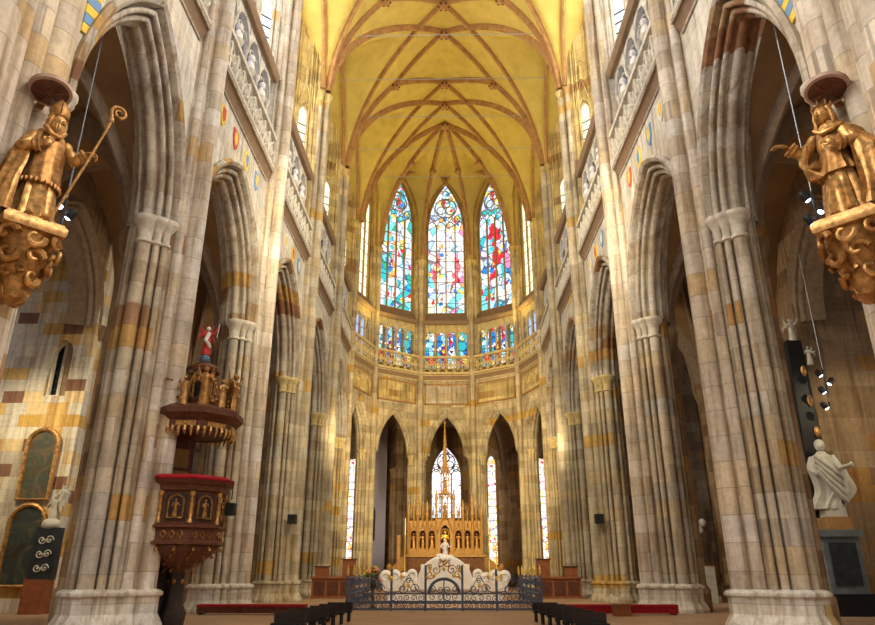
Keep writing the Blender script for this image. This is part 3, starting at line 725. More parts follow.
# ------------------------------------------------------------------ aisles and chapels
AD = 4.9; CD = 11.2
RIBT = [(-.2, .05), (-.2, -.15), (-.08, -.34), (.08, -.34), (.2, -.15), (.2, .05)]
def aisle_z(fr_y, d):
    s = fr_y; w = L / 2 - .35; Ra = arcR(w, 4.55); wd = (AD - TH) / 2; Rd = arcR(wd, 3.8)
    za = SPR - .2 + math.sqrt(max(0, Ra * Ra - (min(abs(s), w) + Ra - w) ** 2))
    dd = abs(d - (TH + AD) / 2); zd = SPR - .2 + math.sqrt(max(0, Rd * Rd - (min(dd, wd) + Rd - wd) ** 2))
    return max(za, zd)
av = MB(); aw = {-1: MB(), 1: MB()}; cw = MB()
wC = 2.3; RC = arcR(wC, 3.3); SC = 8.6
for sd in (-1, 1):
    for i in range(-1, 4):
        fr = side_frame(sd, Y0 + (i + .5) * L); m = Mx(fr)
        b = MB(); b.sweep(None, [[(-L / 2 + L * k / 24, TH + (AD - TH) * j / 16, aisle_z(-L / 2 + L * k / 24, TH + (AD - TH) * j / 16)) for k in range(25)] for j in range(17)])
        b.rot(m); av.add(b.v, b.f)
        b = MB(); spandrel(b, L / 2, wC, RC, SC, 13.4, AD); 
        for sx in (-1, 1): b.add([(sx * wC, AD, 0), (sx * L / 2, AD, 0), (sx * L / 2, AD, SC), (sx * wC, AD, SC)], [(0, 1, 2, 3)])
        for sx in (-1, 1): b.box(*sorted((sx * wC, sx * (L / 2))), AD, AD + .8, 0, SC)
        b.rot(m); aw[sd].add(b.v, b.f)
        # chapel box
        b = MB()
        wall_hole(b, -L / 2, L / 2, 0, 13, 1.5, 3.2, 8.2, arcR(1.5, 2.6), CD, 8, .3)
        Rv = arcR(3.4, 3.6)
        pts = arch_pts(3.5, arcR(3.5, 3.9), 0, 8)
        b.sweep(None, [[(x, y, SC + z) for x, z in pts] for y in (AD + .1, CD + .1)])
        b.rot(m); cw.add(b.v, b.f)
        t = MB(); arch_mould(t, [(d, e + AD) for d, e in AH] + [(.42, AD + .8)], wC, RC, SC, 8); t.rot(m)
        struct(t.build(trim_name(), M['rib_dark']), 'chapel arch behind the aisle')
        if i >= 0: window(fr, (0, CD + .1), 0, 1.5, 3.2, 8.2, 2.6, 3, 'chapelglass' , 'bar_warm', 'chapel window in the %s aisle, %s bay' % ('left' if sd < 0 else 'right', ORD[i + 1]), nbar=6)
    for i in range(0, 6):
        y = Y0 + (i - 1) * L; fr = side_frame(sd, y); m = Mx(fr)
        # chapel cross walls
        if i != 2:
            b = MB().box(-.3, .3, AD + .05, CD + .2, 0, 13); b.rot(m); cw.add(b.v, b.f)
        # transverse aisle arch and wall shafts
        wd = (AD - TH) / 2; cy = (AD + TH) / 2; Rd = arcR(wd, 3.7)
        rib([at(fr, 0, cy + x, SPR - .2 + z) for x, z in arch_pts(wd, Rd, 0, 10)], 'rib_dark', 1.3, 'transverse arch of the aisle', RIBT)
        for d1, d2 in ((-1, 1), (1, -1)):
            if i < 5:
                fr2 = side_frame(sd, y + L / 2); P = []
                for k in range(17):
                    s = lerp(-L / 2, L / 2, k / 16); d = lerp(TH, AD, k / 16) if d1 < 0 else lerp(AD, TH, k / 16)
                    P.append(at(fr2, s, d, aisle_z(s, d)))
                rib(P, 'rib_dark', .8, 'diagonal aisle rib')
        sh = MB()
        for x, d, r in ((0, AD - .12, .2), (-.35, AD - .05, .12), (.35, AD - .05, .12), (-.7, AD, .12), (.7, AD, .12), (-1.0, AD + .1, .14), (1.0, AD + .1, .14)):
            sh.lathe([(r + .1, 0), (r + .1, .6), (r, .7), (r, 8.2), (r + .04, 8.25), (r + .12, 8.6), (r + .12, 8.75)], 10, (x, d, 0))
        sh.rot(m); struct(sh.build(trim_name(), M['brown']), 'wall shafts between the chapels')
# the visible chapel walls behind the nearest piers
WY = Y0 + L - 1.32; WX = 11.36
for sd in (-1, 1):
    b = MB(); f = lambda x: x * sd
    if sd < 0:
        c = MB(); wall_hole(c, -.95, 5.3, 0, 13, .34, 6.3, 7.75, arcR(.34, .42), 0, 8, .5)
        c.v = [(f(p_[0] + .95), p_[1], p_[2]) for p_ in c.v]; b.add(c.v, c.f)
    else: b.add([(f(0), 0, 0), (f(6.2), 0, 0), (f(6.2), 0, 13), (f(0), 0, 13)], [(0, 1, 2, 3)])
    b.add([(0, 0, 0), (0, .6, 0), (0, .6, 13), (0, 0, 13)], [(0, 1, 2, 3)])
    b.add([(0, .6, 0), (f(6.2), .6, 0), (f(6.2), .6, 13), (0, .6, 13)], [(0, 1, 2, 3)])
    b.rot(Matrix.Translation((sd * WX, WY, 0)))
    struct(b.build('wall_chapel_' + ('left' if sd < 0 else 'right'), M['patch' if sd < 0 else 'brown']))
window((-(WX + .95), WY, 0), (0, .2), 0, .34, 6.3, 7.75, .42, 2, 'glassdark', 'carved', 'small dark round-headed window in the patched chapel wall', tracery=False, nbar=5, depth=.15, framer=.09)
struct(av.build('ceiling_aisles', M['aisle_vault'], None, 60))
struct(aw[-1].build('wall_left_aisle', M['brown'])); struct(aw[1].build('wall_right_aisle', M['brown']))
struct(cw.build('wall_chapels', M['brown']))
# ambulatory
b = MB(); RO = 15.2; hs = RO * math.tan(R(18))
for k, th in enumerate(ATH):
    fr = (RO * math.sin(th), YC + RO * math.cos(th), th); m = Mx(fr); c = MB()
    if k == 2: wall_hole(c, -hs, hs, 0, 13, 1.3, 2.2, 8.6, arcR(1.3, 2.6), 0, 10, .4)
    else: c.add([(-hs, 0, 0), (hs, 0, 0), (hs, 0, 13), (-hs, 0, 13)], [(0, 1, 2, 3)])
    c.rot(m); b.add(c.v, c.f)
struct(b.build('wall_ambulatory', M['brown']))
window((0, YC + RO, 0), (-.1, .2), 0, 1.3, 2.2, 8.6, 2.6, 3, 'sg_mid', 'bar_warm', 'tall pale window of the axial chapel seen behind the high altar', nbar=9)
for u, nmx, g in ((-31, 'far left ambulatory, red and white', 'sg_slit'), (31, 'far right ambulatory, blue and white', 'sg_slit'), (14, 'right of the high altar, blue and red', 'sg_slit')):
    th = R(u); rr = RO / math.cos(th - (R(36) if u > 18 else (R(-36) if u < -18 else 0))) - .35
    window((rr * math.sin(th), YC + rr * math.cos(th), th), (0, 0), 0, .36 if abs(u) > 20 else .42, 1.6, 9.6, .8, 1, g, 'bar_warm', 'narrow slit window, ' + nmx, tracery=False, nbar=14, depth=.05)
b = MB()
for k, th in enumerate(ATH):      # ambulatory vault: ring sectors with arches rising between radial ribs
    rows = []
    for j in range(13):
        q = lerp(7.0, RO + .2, j / 12); row = []
        for i in range(17):
            tau = -1 + i / 8; t = q * math.tan(R(18)) * tau
            z1_ = 8.75 + 4.0 * math.sqrt(max(0, 1 - min(1, abs(tau)) ** 1.6)); z2_ = 8.75 + 4.0 * math.sqrt(max(0, 1 - abs((q - 11.5) / 4.1) ** 2))
            row.append((q * math.sin(th) + t * math.cos(th), YC + q * math.cos(th) - t * math.sin(th), max(z1_, z2_)))
        rows.append(row)
    b.sweep(None, rows)
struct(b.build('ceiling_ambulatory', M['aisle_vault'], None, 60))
for a in (-90, -54, -18, 18, 54, 90):
    th = R(a); fr = (A * math.sin(th), YC + A * math.cos(th), th)
    P = [at(fr, 0, lerp(1.4, 9.2, i / 16), 8.6 + 4.0 * math.sqrt(max(0, 1 - ((i / 8) - 1) ** 2))) for i in range(17)]
    rib(P, 'rib_dark', 1.2, 'radial arch of the ambulatory', RIBT)
    if abs(a) < 80:      # chapel division piers behind the ambulatory
        if a == 18: continue
        c = MB(); c.box(-.3, .3, 5.8, 9.6, 0, 13)
        for x, y, r in ((0, 5.6, .3), (-.4, 5.8, .18), (.4, 5.8, .18), (-.5, 6.2, .14), (.5, 6.2, .14)): c.lathe([(r + .12, 0), (r + .12, .6), (r, .7), (r, 8.3), (r + .12, 8.7), (r + .12, 8.8)], 10, (x, y, 0))
        c.rot(Mx(fr)); struct(c.build(trim_name(), M['brown']), 'dividing pier between ambulatory chapels')
# pale lilac wall seen through the left apse arch
c = MB(); fr = (-6.0, 55.4, R(-20)); c.box(-1.35, 1.2, 0, .2, 0, 12.6); c.rot(Mx(fr)); struct(c.build('wall_lilac_chapel', M['lilac']))
t = empty('arched_picture', at(fr, -.25, -.1, 3.4), fr[2], 'dark pointed picture on the pale lilac wall left of the high altar', 'picture')
pts = [(-.5, 0)] + [(x, 1.9 + z) for x, z in arch_pts(.5, arcR(.5, 1.0), 0, 8)] + [(.5, 0)]
MB().plate(pts, -.02, .05).build('picture_panel', M['glassdark'], t)
MB().tube([(x, -.04, z) for x, z in pts + pts[:1]], .1, 6).build('frame', M['black'], t)

# floor
struct(MB().box(-19, 19, 2.0, 62, -.2, 0).build('floor', M['floor']))
# ================================================================== furnishing
def tz(mb, M_): mb.rot(M_); return mb
# ------------------------------------------------------------------ draped figures
def ringset(mb, rings, n=48, k=9, seed=0.0, a0=0.0, arc=2 * PI, sub=5, smooth=True):
    """rings: (z, cx, cy, rx, ry, amp). Interpolated, with sharp hanging folds."""
    rows = []
    for (r0, r1) in zip(rings[:-1], rings[1:]):
        for q in range(sub):
            f = q / sub; f2 = f * f * (3 - 2 * f) if smooth else f
            rows.append([lerp(r0[0], r1[0], f)] + [lerp(r0[i], r1[i], f2) for i in range(1, 6)])
    rows.append(list(rings[-1]))
    full = arc > 6.28; m = n if full else n + 1; path = []
    for z, cx, cy, rx, ry, amp in rows:
        row = []
        for i in range(m):
            a = a0 + arc * i / n
            tw = .25 * math.sin(z * 3 + seed) + seed
            g = abs(math.sin(a * k / 2 + tw * 2)) * .75 + .45 * math.sin(a * (k * .6) + z * 2.2 + seed * 3) + .2 * math.sin(a * k * 1.9 + seed)
            r = 1 + amp * g
            row.append((cx + rx * r * math.cos(a), cy + ry * r * math.sin(a), z))
        path.append(row)
    s = len(mb.v); mb.sweep(None, path, full)
    if full:
        t = len(mb.v); mb.f.append(tuple(reversed(range(s, s + m)))); mb.f.append(tuple(range(t - m, t)))
def head(mb, c, r=.115, beard=False, hair=True, tilt=(0, 0), n=20, m=14):
    c = Vector(c); s = len(mb.v)
    prof_n = m
    vs0 = len(mb.v)
    mb.ball((0, 0, 0), r, .88, 1.02, 1.22, n, m)
    for i in range(vs0, len(mb.v)):
        x, y, z = mb.v[i]
        if y < 0:
            zz = z / r
            ch = 1.0
            if zz < -.35: x *= 1 - .28 * (-.35 - zz); y += .01 * (-.35 - zz)
            if -.05 < zz < .28 and abs(x) > .012: y += r * .10 * (1 - abs(zz - .12) / .17) * (1 if abs(x) < .07 else .4)
            if .28 <= zz < .5: y -= r * .05
            mb.v[i] = (x, y, z)
    mb.add([(-.016, -r * 1.0, r * .28), (.016, -r * 1.0, r * .28), (.026, -r * .98, -r * .22), (-.026, -r * .98, -r * .22), (0, -r * 1.3, -r * .2), (0, -r * 1.06, r * .25)],
           [(0, 5, 4, 3), (5, 1, 2, 4), (3, 4, 2)])
    for sx in (-1, 1):
        mb.ball((sx * r * .34, -r * .88, r * .12), r * .13, 1.2, .7, .7, 8, 6)
        mb.ball((sx * r * .86, 0, 0), r * .2, .4, .8, 1.2, 6, 6)
    mb.tube([(-r * .3, -r * .93, -r * .48), (0, -r * 1.02, -r * .46), (r * .3, -r * .93, -r * .48)], r * .07, 5)
    if beard:
        for q in range(9):
            a = R(-90 + (q - 4) * 20)
            mb.tube([(r * .8 * math.cos(a), r * .85 * math.sin(a), -r * .4), (r * .7 * math.cos(a), r * 1.0 * math.sin(a), -r * 1.0), (r * .4 * math.cos(a), r * .95 * math.sin(a), -r * 1.75)], [r * .24, r * .22, r * .06], 6)
    if hair:
        for q in range(11):
            a = R(0 + q * 18)
            mb.tube([(r * .72 * math.cos(a), r * .6 * math.sin(a), r * .9), (r * 1.0 * math.cos(a), r * .95 * math.sin(a), 0), (r * .95 * math.cos(a + .15), r * 1.0 * math.sin(a), -r * 1.3)], [r * .3, r * .27, r * .12], 6)
    mb.rot(Matrix.Translation(c) @ Matrix.Rotation(tilt[0], 4, 'Z') @ Matrix.Rotation(tilt[1], 4, 'X'), s)
def hand(mb, p, d, up, size=.085, curl=.7):
    """palm at p, fingers along d, back of the hand towards up; five bent fingers"""
    p = Vector(p); d = Vector(d).normalized(); up = Vector(up); sd = d.cross(up).normalized(); up = sd.cross(d)
    s = len(mb.v); mb.ball((0, 0, 0), size * .5, 1.0, .42, 1.1, 10, 6)
    B = Matrix((sd, up, d)).transposed().to_4x4(); mb.rot(Matrix.Translation(p) @ B, s)
    for k in range(4):
        ln = size * (1.0, 1.12, 1.05, .82)[k]; x = (k - 1.5) * size * .24
        q = p + sd * x + d * size * .42; pts = [q]; a = 0
        for seg in (.42, .33, .25):
            a += curl * .9; q = q + (d * math.cos(a) - up * math.sin(a)) * ln * seg; pts.append(q)
        mb.tube(pts, [size * .12, size * .115, size * .10, size * .075], 6)
    q = p - sd * size * .42 - d * size * .1
    mb.tube([q, q - sd * size * .25 + d * size * .3 - up * size * .1, q - sd * size * .15 + d * size * .62 - up * size * .28], [size * .15, size * .125, size * .085], 6)
def arm(mb, a, b, c, r0=.085, r1=.06, cuff=.10):
    """sleeved arm shoulder-elbow-wrist with drooping sleeve"""
    a, b, c = Vector(a), Vector(b), Vector(c); pts = []; rr = []
    for i in range(6): pts.append(a.lerp(b, i / 6)); rr.append(lerp(r0, r0 * .95, i / 6) * (1 + .08 * math.sin(i * 2.3)))
    for i in range(8): pts.append(b.lerp(c, i / 7 * .9)); rr.append(lerp(r0 * .95, cuff if i > 4 else r1 * 1.1, i / 7) * (1 + .08 * math.sin(i * 2.9)))
    mb.tube(pts, rr, 12); mb.tube([b.lerp(c, .8), c], [r1 * .62, r1 * .5], 8)
def corbel(loc, th, label, sd):
    t = empty('carved_corbel', loc, th, label, 'corbel', 'gilded statue corbels')
    MB().lathe([(.44, -.08), (.54, -.05), (.56, .0), (.56, .06), (.50, .12), (.50, .13)], 4, a0=PI / 4, sy=.95).build('platform', M['gilt'], t)
    MB().lathe([(.05, -1.02), (.16, -.95), (.20, -.75), (.32, -.45), (.38, -.2), (.40, -.06)], 14, (0, .08, 0)).build('core', M['gilt2'], t)
    rnd = random.Random(3 + sd)
    for ring, (z, rr, n, dy) in enumerate([(-.20, .40, 8, 0), (-.42, .34, 7, .06), (-.64, .25, 6, .12), (-.84, .16, 5, .16)]):
        for i in range(n):
            b = MB(); a = 2 * PI * (i + .5 * ring) / n; c_ = (rr * math.cos(a), dy + rr * math.sin(a)); P = []; sg = 1 if i % 2 else -1
            for q in range(12):      # curling acanthus scrolls lying along the wall of the corbel
                f = q / 11; aa = sg * f * 5.4 + rnd.uniform(0, .3); sp = .14 * (1 - f * .8)
                P.append((c_[0] - math.sin(a) * sp * math.cos(aa) + math.cos(a) * .06 * f, c_[1] + math.cos(a) * sp * math.cos(aa) + math.sin(a) * .06 * f, z + sp * math.sin(aa)))
            b.tube(P, [.055 - .003 * q for q in range(12)], 8)
            b.build('acanthus_scroll', M['gilt2' if (i + ring) % 3 else 'gilt'], t)
    b = MB().box(-.14, .14, .1, .75, -.7, 0); b.build('wall_bracket', M['gilt2'], t)
def canopy_disc(loc, th, label):
    t = empty('round_canopy', loc, th, label, 'canopy', 'round canopies over the gilded statues'); t.rotation_euler = (R(-14), 0, -th)
    MB().lathe([(.27, 0), (.30, .01), (.30, .08), (.26, .13), (.15, .16)], 24).build('rim', M['canopystone'], t)
    b = MB().lathe([(.02, -.03), (.25, -.005), (.27, .01)], 20)
    for k in range(10):
        a = k * PI / 5; b.tube([(.05 * math.cos(a), .05 * math.sin(a), -.03), (.24 * math.cos(a), .24 * math.sin(a), -.012)], .012, 5)
    b.build('rosette', M['oldwood'], t); MB().box(-.05, .05, .15, .6, .05, .14).build('bracket', M['gilt2'], t)

SX, SY, SZF = 5.60, 8.28, 5.45
M['canopystone'] = plain('pinkish_stone', (.42, .28, .22), .8)
# --- bishop, left
t = empty('bishop_statue', (-SX, SY, SZF + .13), R(-48), 'gilded carved bishop in a mitre holding a tall curled crozier', 'statue')
b = MB()
ringset(b, [(0, 0, 0, .27, .22, .17), (.35, 0, 0, .24, .2, .17), (.8, 0, 0, .21, .17, .10), (1.15, .01, 0, .21, .17, .04), (1.4, .02, 0, .24, .15, .03), (1.54, .03, 0, .15, .11, .01), (1.62, .04, -.01, .06, .06, 0)], k=13, seed=.4)
head(b, (.05, -.05, 1.72), .13, beard=True, tilt=(R(18), R(8)))
arm(b, (.22, -.02, 1.42), (.36, -.12, 1.16), (.47, -.28, 1.27)); hand(b, (.51, -.31, 1.30), (.9, -.2, .1), (0, -.4, 1), .12, .9)
arm(b, (-.2, -.02, 1.42), (-.36, -.14, 1.1), (-.14, -.28, 1.16)); hand(b, (-.08, -.30, 1.22), (.5, -.1, .8), (0, -1, .1), .12, .5)
for sx in (-1, 1): b.ball((sx * .1, -.26, .04), .09, .7, 1.5, .6, 10, 6)
b.build('body', M['gilt'], t)
c = MB(); ringset(c, [(.62, 0, 0, .27, .23, .05), (1.0, 0, 0, .25, .21, .05), (1.3, .01, 0, .26, .19, .04), (1.5, .02, 0, .18, .14, .02)], k=22, seed=1.0)
for q in range(26):
    a = 2 * PI * q / 26; c.ball((.285 * math.cos(a), .245 * math.sin(a), .62), .028, 1, 1, 1.6, 6, 4)
c.build('surplice', M['gilt2'], t)
c = MB(); ringset(c, [(.05, -.16, .08, .36, .30, .24), (.5, -.15, .07, .34, .28, .22), (1.0, -.1, .05, .32, .26, .16), (1.38, -.02, .03, .30, .2, .05), (1.54, .02, .01, .19, .14, .02), (1.6, .03, 0, .13, .11, 0)], k=11, seed=2.2, a0=R(20), arc=R(225), n=60)
c.tube([(-.13, -.15, 1.56), (-.02, -.22, 1.42), (.08, -.22, 1.42), (.16, -.13, 1.56)], .035, 8)
c.build('cloak', M['gilt'], t)
c = MB(); c.lathe([(.115, 0), (.13, .03), (.15, .14), (.12, .24), (.05, .33), (.01, .37)], 16, (.05, -.03, 1.80), 1, .72); c.tube([(.05, -.14, 1.82), (.05, -.135, 2.05)], .02, 5); c.ring((.05, -.03, 1.83), .125, .02, 'z', 18, 5)
c.build('mitre', M['gilt2'], t)
c = MB(); c.tube([(.10, -.34, -.2), (.52, -.36, 1.3), (.70, -.34, 2.0)], .019, 8)
P = []
for q in range(26):
    f = q / 25; a = R(200) - f * 9.5; r_ = .125 * (1 - f * .72); P.append((.79 + r_ * math.cos(a), -.34, 2.17 + r_ * math.sin(a)))
c.tube([(.70, -.34, 2.0), (.68, -.34, 2.07)] + P, [.026, .026] + [.026 - .0006 * q for q in range(26)], 8)
c.ball((.69, -.34, 1.98), .045, 1, 1, 1.3, 8, 6); c.ball((.67, -.34, 1.9), .032, 1, 1, .8, 8, 6)
for k in range(6): c.ball(tuple(P[k * 3]), .03, 1, 1, 1, 6, 4)
c.build('crozier', M['gilt'], t)
t.scale = (.97, .97, .97)
corbel((-SX, SY, SZF), R(-48), 'gilded leafy corbel under the bishop statue', -1)
canopy_disc((-5.77, 8.30, 7.83), R(-48), 'round canopy with dark rosette above the bishop statue')
# --- crowned saint, right
t = empty('saint_statue', (SX + .05, SY, SZF + .10), R(48), 'gilded carved crowned saint in a billowing cape reaching one hand out', 'statue')
b = MB()
ringset(b, [(0, .02, 0, .29, .22, .20), (.35, .02, 0, .24, .2, .19), (.8, 0, 0, .20, .17, .10), (1.05, 0, 0, .18, .15, .04), (1.38, 0, 0, .23, .15, .03), (1.54, -.01, 0, .13, .1, .01), (1.64, -.02, -.01, .055, .055, 0)], k=12, seed=.9)
head(b, (-.03, -.04, 1.74), .13, beard=False, tilt=(R(-14), R(6)))
arm(b, (-.2, -.03, 1.42), (-.38, -.14, 1.16), (-.50, -.30, 1.30), cuff=.11); hand(b, (-.55, -.34, 1.34), (-.8, -.3, .35), (0, -.2, 1), .12, .4)
arm(b, (.2, -.02, 1.42), (.34, -.12, 1.12), (.12, -.27, 1.1), cuff=.11); hand(b, (.06, -.30, 1.15), (-.6, -.1, .5), (0, -1, .2), .12, .5)
for sx in (-1, 1): b.ball((sx * .1 + .02, -.24, .04), .09, .7, 1.5, .6, 10, 6)
b.build('body', M['gilt'], t)
c = MB(); ringset(c, [(.72, 0, 0, .28, .22, .10), (.95, 0, 0, .22, .18, .06), (1.1, 0, 0, .2, .165, .03)], k=16, seed=.1)
for q in range(5): c.tube([(-.24 + q * .02, -.1, 1.0 - q * .03), (-.34, -.22, .85), (-.30 + q * .04, -.2, .68)], .05, 6)
c.build('peplum', M['gilt2'], t)
c = MB(); ringset(c, [(.10, .14, .08, .38, .26, .22), (.45, .18, .06, .42, .28, .24), (.95, .18, .04, .40, .26, .18), (1.35, .07, .02, .31, .2, .08), (1.53, .0, .01, .19, .14, .02), (1.6, -.01, 0, .13, .11, 0)], k=10, seed=3.1, a0=R(-78), arc=R(262), n=66)
c.tube([(-.16, -.12, 1.50), (-.06, -.19, 1.38), (.1, -.19, 1.39), (.22, -.12, 1.47)], [.035, .035, .04, .03], 8)
c.tube([(-.34, -.14, 1.28), (-.38, -.2, 1.0), (-.30, -.2, .8)], [.08, .06, .03], 8)
c.build('cape', M['gilt'], t)
c = MB(); c.lathe([(.112, 0), (.118, .035), (.13, .05), (.10, .06)], 16, (-.03, -.02, 1.84))
for k in range(8):
    a = k * PI / 4; c.tube([(-.03 + .12 * math.cos(a), -.02 + .12 * math.sin(a), 1.87), (-.03 + .14 * math.cos(a), -.02 + .14 * math.sin(a), 1.95)], [.024, .008], 5)
c.ball((-.03, 0, 1.84), .13, 1, 1, .7, 12, 6)
c.build('crown', M['gilt2'], t)
c = MB()
for q in range(9):
    a = R(10 + q * 20); c.tube([(-.03 + .09 * math.cos(a), .0 + .09 * math.sin(a), 1.82), (-.03 + .13 * math.cos(a), .02 + .12 * math.sin(a), 1.66), (-.02 + .17 * math.cos(a), .03 + .13 * math.sin(a), 1.48)], [.04, .045, .02], 6)
c.build('veil', M['gilt'], t)
t.scale = (.97, .97, .97)
corbel((SX + .05, SY, SZF - .03), R(48), 'gilded leafy corbel under the crowned saint statue', 1)
canopy_disc((5.77, 8.30, 7.70), R(48), 'round canopy with dark rosette above the crowned saint')

# ------------------------------------------------------------------ generic small figure (for shrines and the pulpit)
def small_figure(mb, c, h, th=0.0, pose=0, wings=False, seed=0.0, n=16):
    s = len(mb.v); k = h / 1.8
    ringset(mb, [(0, 0, 0, .26, .2, .10), (.6, .02, 0, .21, .17, .08), (1.05, 0, 0, .17, .13, .04), (1.36, 0, 0, .22, .13, .02), (1.5, 0, 0, .07, .07, 0)], n=n, k=7, seed=seed, sub=3)
    mb.ball((0, -.02, 1.64), .115, .9, 1, 1.2, 10, 7); mb.ball((0, .02, 1.68), .125, .95, .95, 1.1, 8, 6); mb.ball((0, -.14, 1.62), .02, 1, 1.4, 1.6, 5, 4)
    ex = [((.3, -.1, 1.1), (.12, -.26, 1.2)), ((.36, -.05, 1.35), (.5, -.15, 1.75)), ((.34, -.14, 1.1), (.55, -.3, 1.15))][pose % 3]
    e2 = [((-.3, -.1, 1.1), (-.1, -.26, 1.25)), ((-.32, -.1, 1.1), (-.2, -.3, 1.0)), ((-.36, -.1, 1.3), (-.5, -.2, 1.6))][(pose + seed > 2) % 3]
    for a, (e, w_) in (((.2, 0, 1.38), ex), ((-.2, 0, 1.38), e2)):
        mb.tube([a, e, w_], [.085, .07, .045], 7); mb.ball(w_, .05, 1, .7, 1.2, 6, 5)
    if wings:
        for sx in (-1, 1):
            P = [(sx * .08, .12), (sx * .5, .2), (sx * .62, .3)]
            for q in range(5): mb.tube([(sx * .08, .12, 1.3), (sx * (.28 + .05 * q), .2, 1.55 - q * .12), (sx * (.36 + .03 * q), .22, 1.95 - q * .3)], [.05, .055, .015], 5)
    mb.rot(Matrix.Translation(Vector(c)) @ Matrix.Rotation(-th, 4, 'Z') @ Matrix.Scale(k, 4), s)

# ------------------------------------------------------------------ pulpit
PX, PY = -5.72, 15.75
t = empty('carved_pulpit', (PX, PY, .2), R(-50), 'dark carved octagonal pulpit with gilded panels and red cushion rim', 'pulpit')
oc = lambda rz: MB().lathe(rz, 8, a0=PI / 8)
t.scale = (.80, .80, .79)
o = oc([(.30, -.25), (.34, .1), (.24, .3), (.2, .9), (.25, 1.2)]).build('post', M['darkwood'], t)
c = MB().box(-.85, -.1, .25, .75, -.25, 1.75); c.build('stair_block', M['darkwood'], t)
b = MB().lathe([(.10, .88), (.2, .95), (.16, 1.05), (.35, 1.25), (.75, 1.5), (.98, 1.72), (1.02, 1.8)], 16); b.build('bowl', M['oldwood'], t)
b = MB(); rnd = random.Random(5)
for ring, (z, rr, n) in enumerate([(1.66, .95, 14), (1.48, .74, 12), (1.3, .46, 9), (1.12, .26, 6)]):
    for i in range(n):
        a = 2 * PI * (i + .5 * ring) / n; P = []
        for q in range(7):
            f = q / 6; aa = f * 4.2; sp = .14 * (1 - f * .6); P.append((math.cos(a) * (rr + sp * math.cos(aa)), math.sin(a) * (rr + sp * math.cos(aa)), z + sp * math.sin(aa)))
        b.tube(P, [.04 - .004 * q for q in range(7)], 5)
b.build('leaf_carving', M['gilt2'], t)
b = MB()
for k in range(5): b.tube([(.12 * math.cos(k * 1.256), .12 * math.sin(k * 1.256), 1.0), (.2 * math.cos(k * 1.256), .2 * math.sin(k * 1.256), .9), (.12 * math.cos(k * 1.256), .12 * math.sin(k * 1.256), .76)], [.05, .05, .01], 6)
b.build('pendant', M['gilt'], t)
oc([(1.02, 1.8), (1.16, 1.83), (1.16, 1.9), (1.08, 1.94), (1.08, 2.22), (1.17, 2.26), (1.17, 2.32), (1.05, 2.36)]).build('lower_band', M['oldwood'], t)
oc([(1.02, 2.36), (1.02, 3.2)]).build('tub', M['oldwood'], t)
oc([(1.04, 3.2), (1.10, 3.24), (1.12, 3.36), (1.22, 3.42), (1.26, 3.5), (1.05, 3.54)]).build('cornice', M['oldwood'], t)
rim = MB().ring((0, 0, 3.57), 1.17, .075, 'z', 8, 8, PI / 8, 2 * PI + PI / 8 - 1e-3)
rim = MB().tube([(1.2 * math.cos(PI / 8 + k * PI / 4), 1.2 * math.sin(PI / 8 + k * PI / 4), 3.57) for k in range(8)], .07, 8, closed=True); rim.build('red_cushion', M['red'], t)
for k in range(8):
    a = k * PI / 4; fr = (1.02 * math.cos(PI / 8) * math.cos(a), 1.02 * math.cos(PI / 8) * math.sin(a), PI / 2 - a)
    p = MB(); p.box(-.27, .27, .0, .03, 2.44, 3.14); p.rot(Mx(fr)); pn = p.build('panel', M['darkwood'], t)
    q = MB(); pts = [(-.2, 2.5)] + [(x, 2.9 + z) for x, z in arch_pts(.2, .201, 0, 6)] + [(.2, 2.5)]
    q.tube([(x, .04, z) for x, z in pts + pts[:1]], .028, 5); q.rot(Mx(fr)); q.build('panel_frame', M['gilt2'], pn)
    q = MB(); small_figure(q, (0, .06, 2.52), .48, PI, k % 3, seed=k * .7, n=10); q.rot(Mx(fr)); q.build('relief_figure', M['gilt2'], pn)
    q = MB()
    for s_ in (-.22, 0, .22): q.tube([(s_ - .06, .06, 2.08), (s_, .075, 2.18), (s_ + .08, .06, 2.08), (s_, .075, 1.98), (s_ - .06, .06, 2.08)], .03, 5)
    q.rot(Mx(fr)); q.build('scroll_ornament', M['gilt2'], pn)
    ca = a + PI / 8; c = MB().lathe([(.07, 2.36), (.07, 2.44), (.045, 2.48), (.055, 2.7), (.04, 3.05), (.075, 3.12), (.075, 3.2)], 8, (1.07 * math.cos(ca), 1.07 * math.sin(ca), 0)); c.build('corner_column', M['gilt'], t)
b = MB().box(-.5, .5, .84, .98, 3.3, 4.95); b.build('backboard', M['oldwood'], t)
b = MB()
b.box(-.4, .4, .80, .84, 3.5, 3.95); b.box(-.33, .33, .79, .84, 4.05, 4.6); b.build('backboard_panel', M['altarwood'], t)
b = MB(); small_figure(b, (-.62, .7, 3.6), .95, 0, 1, seed=1.1); b.build('side_figure', M['marble'], t)
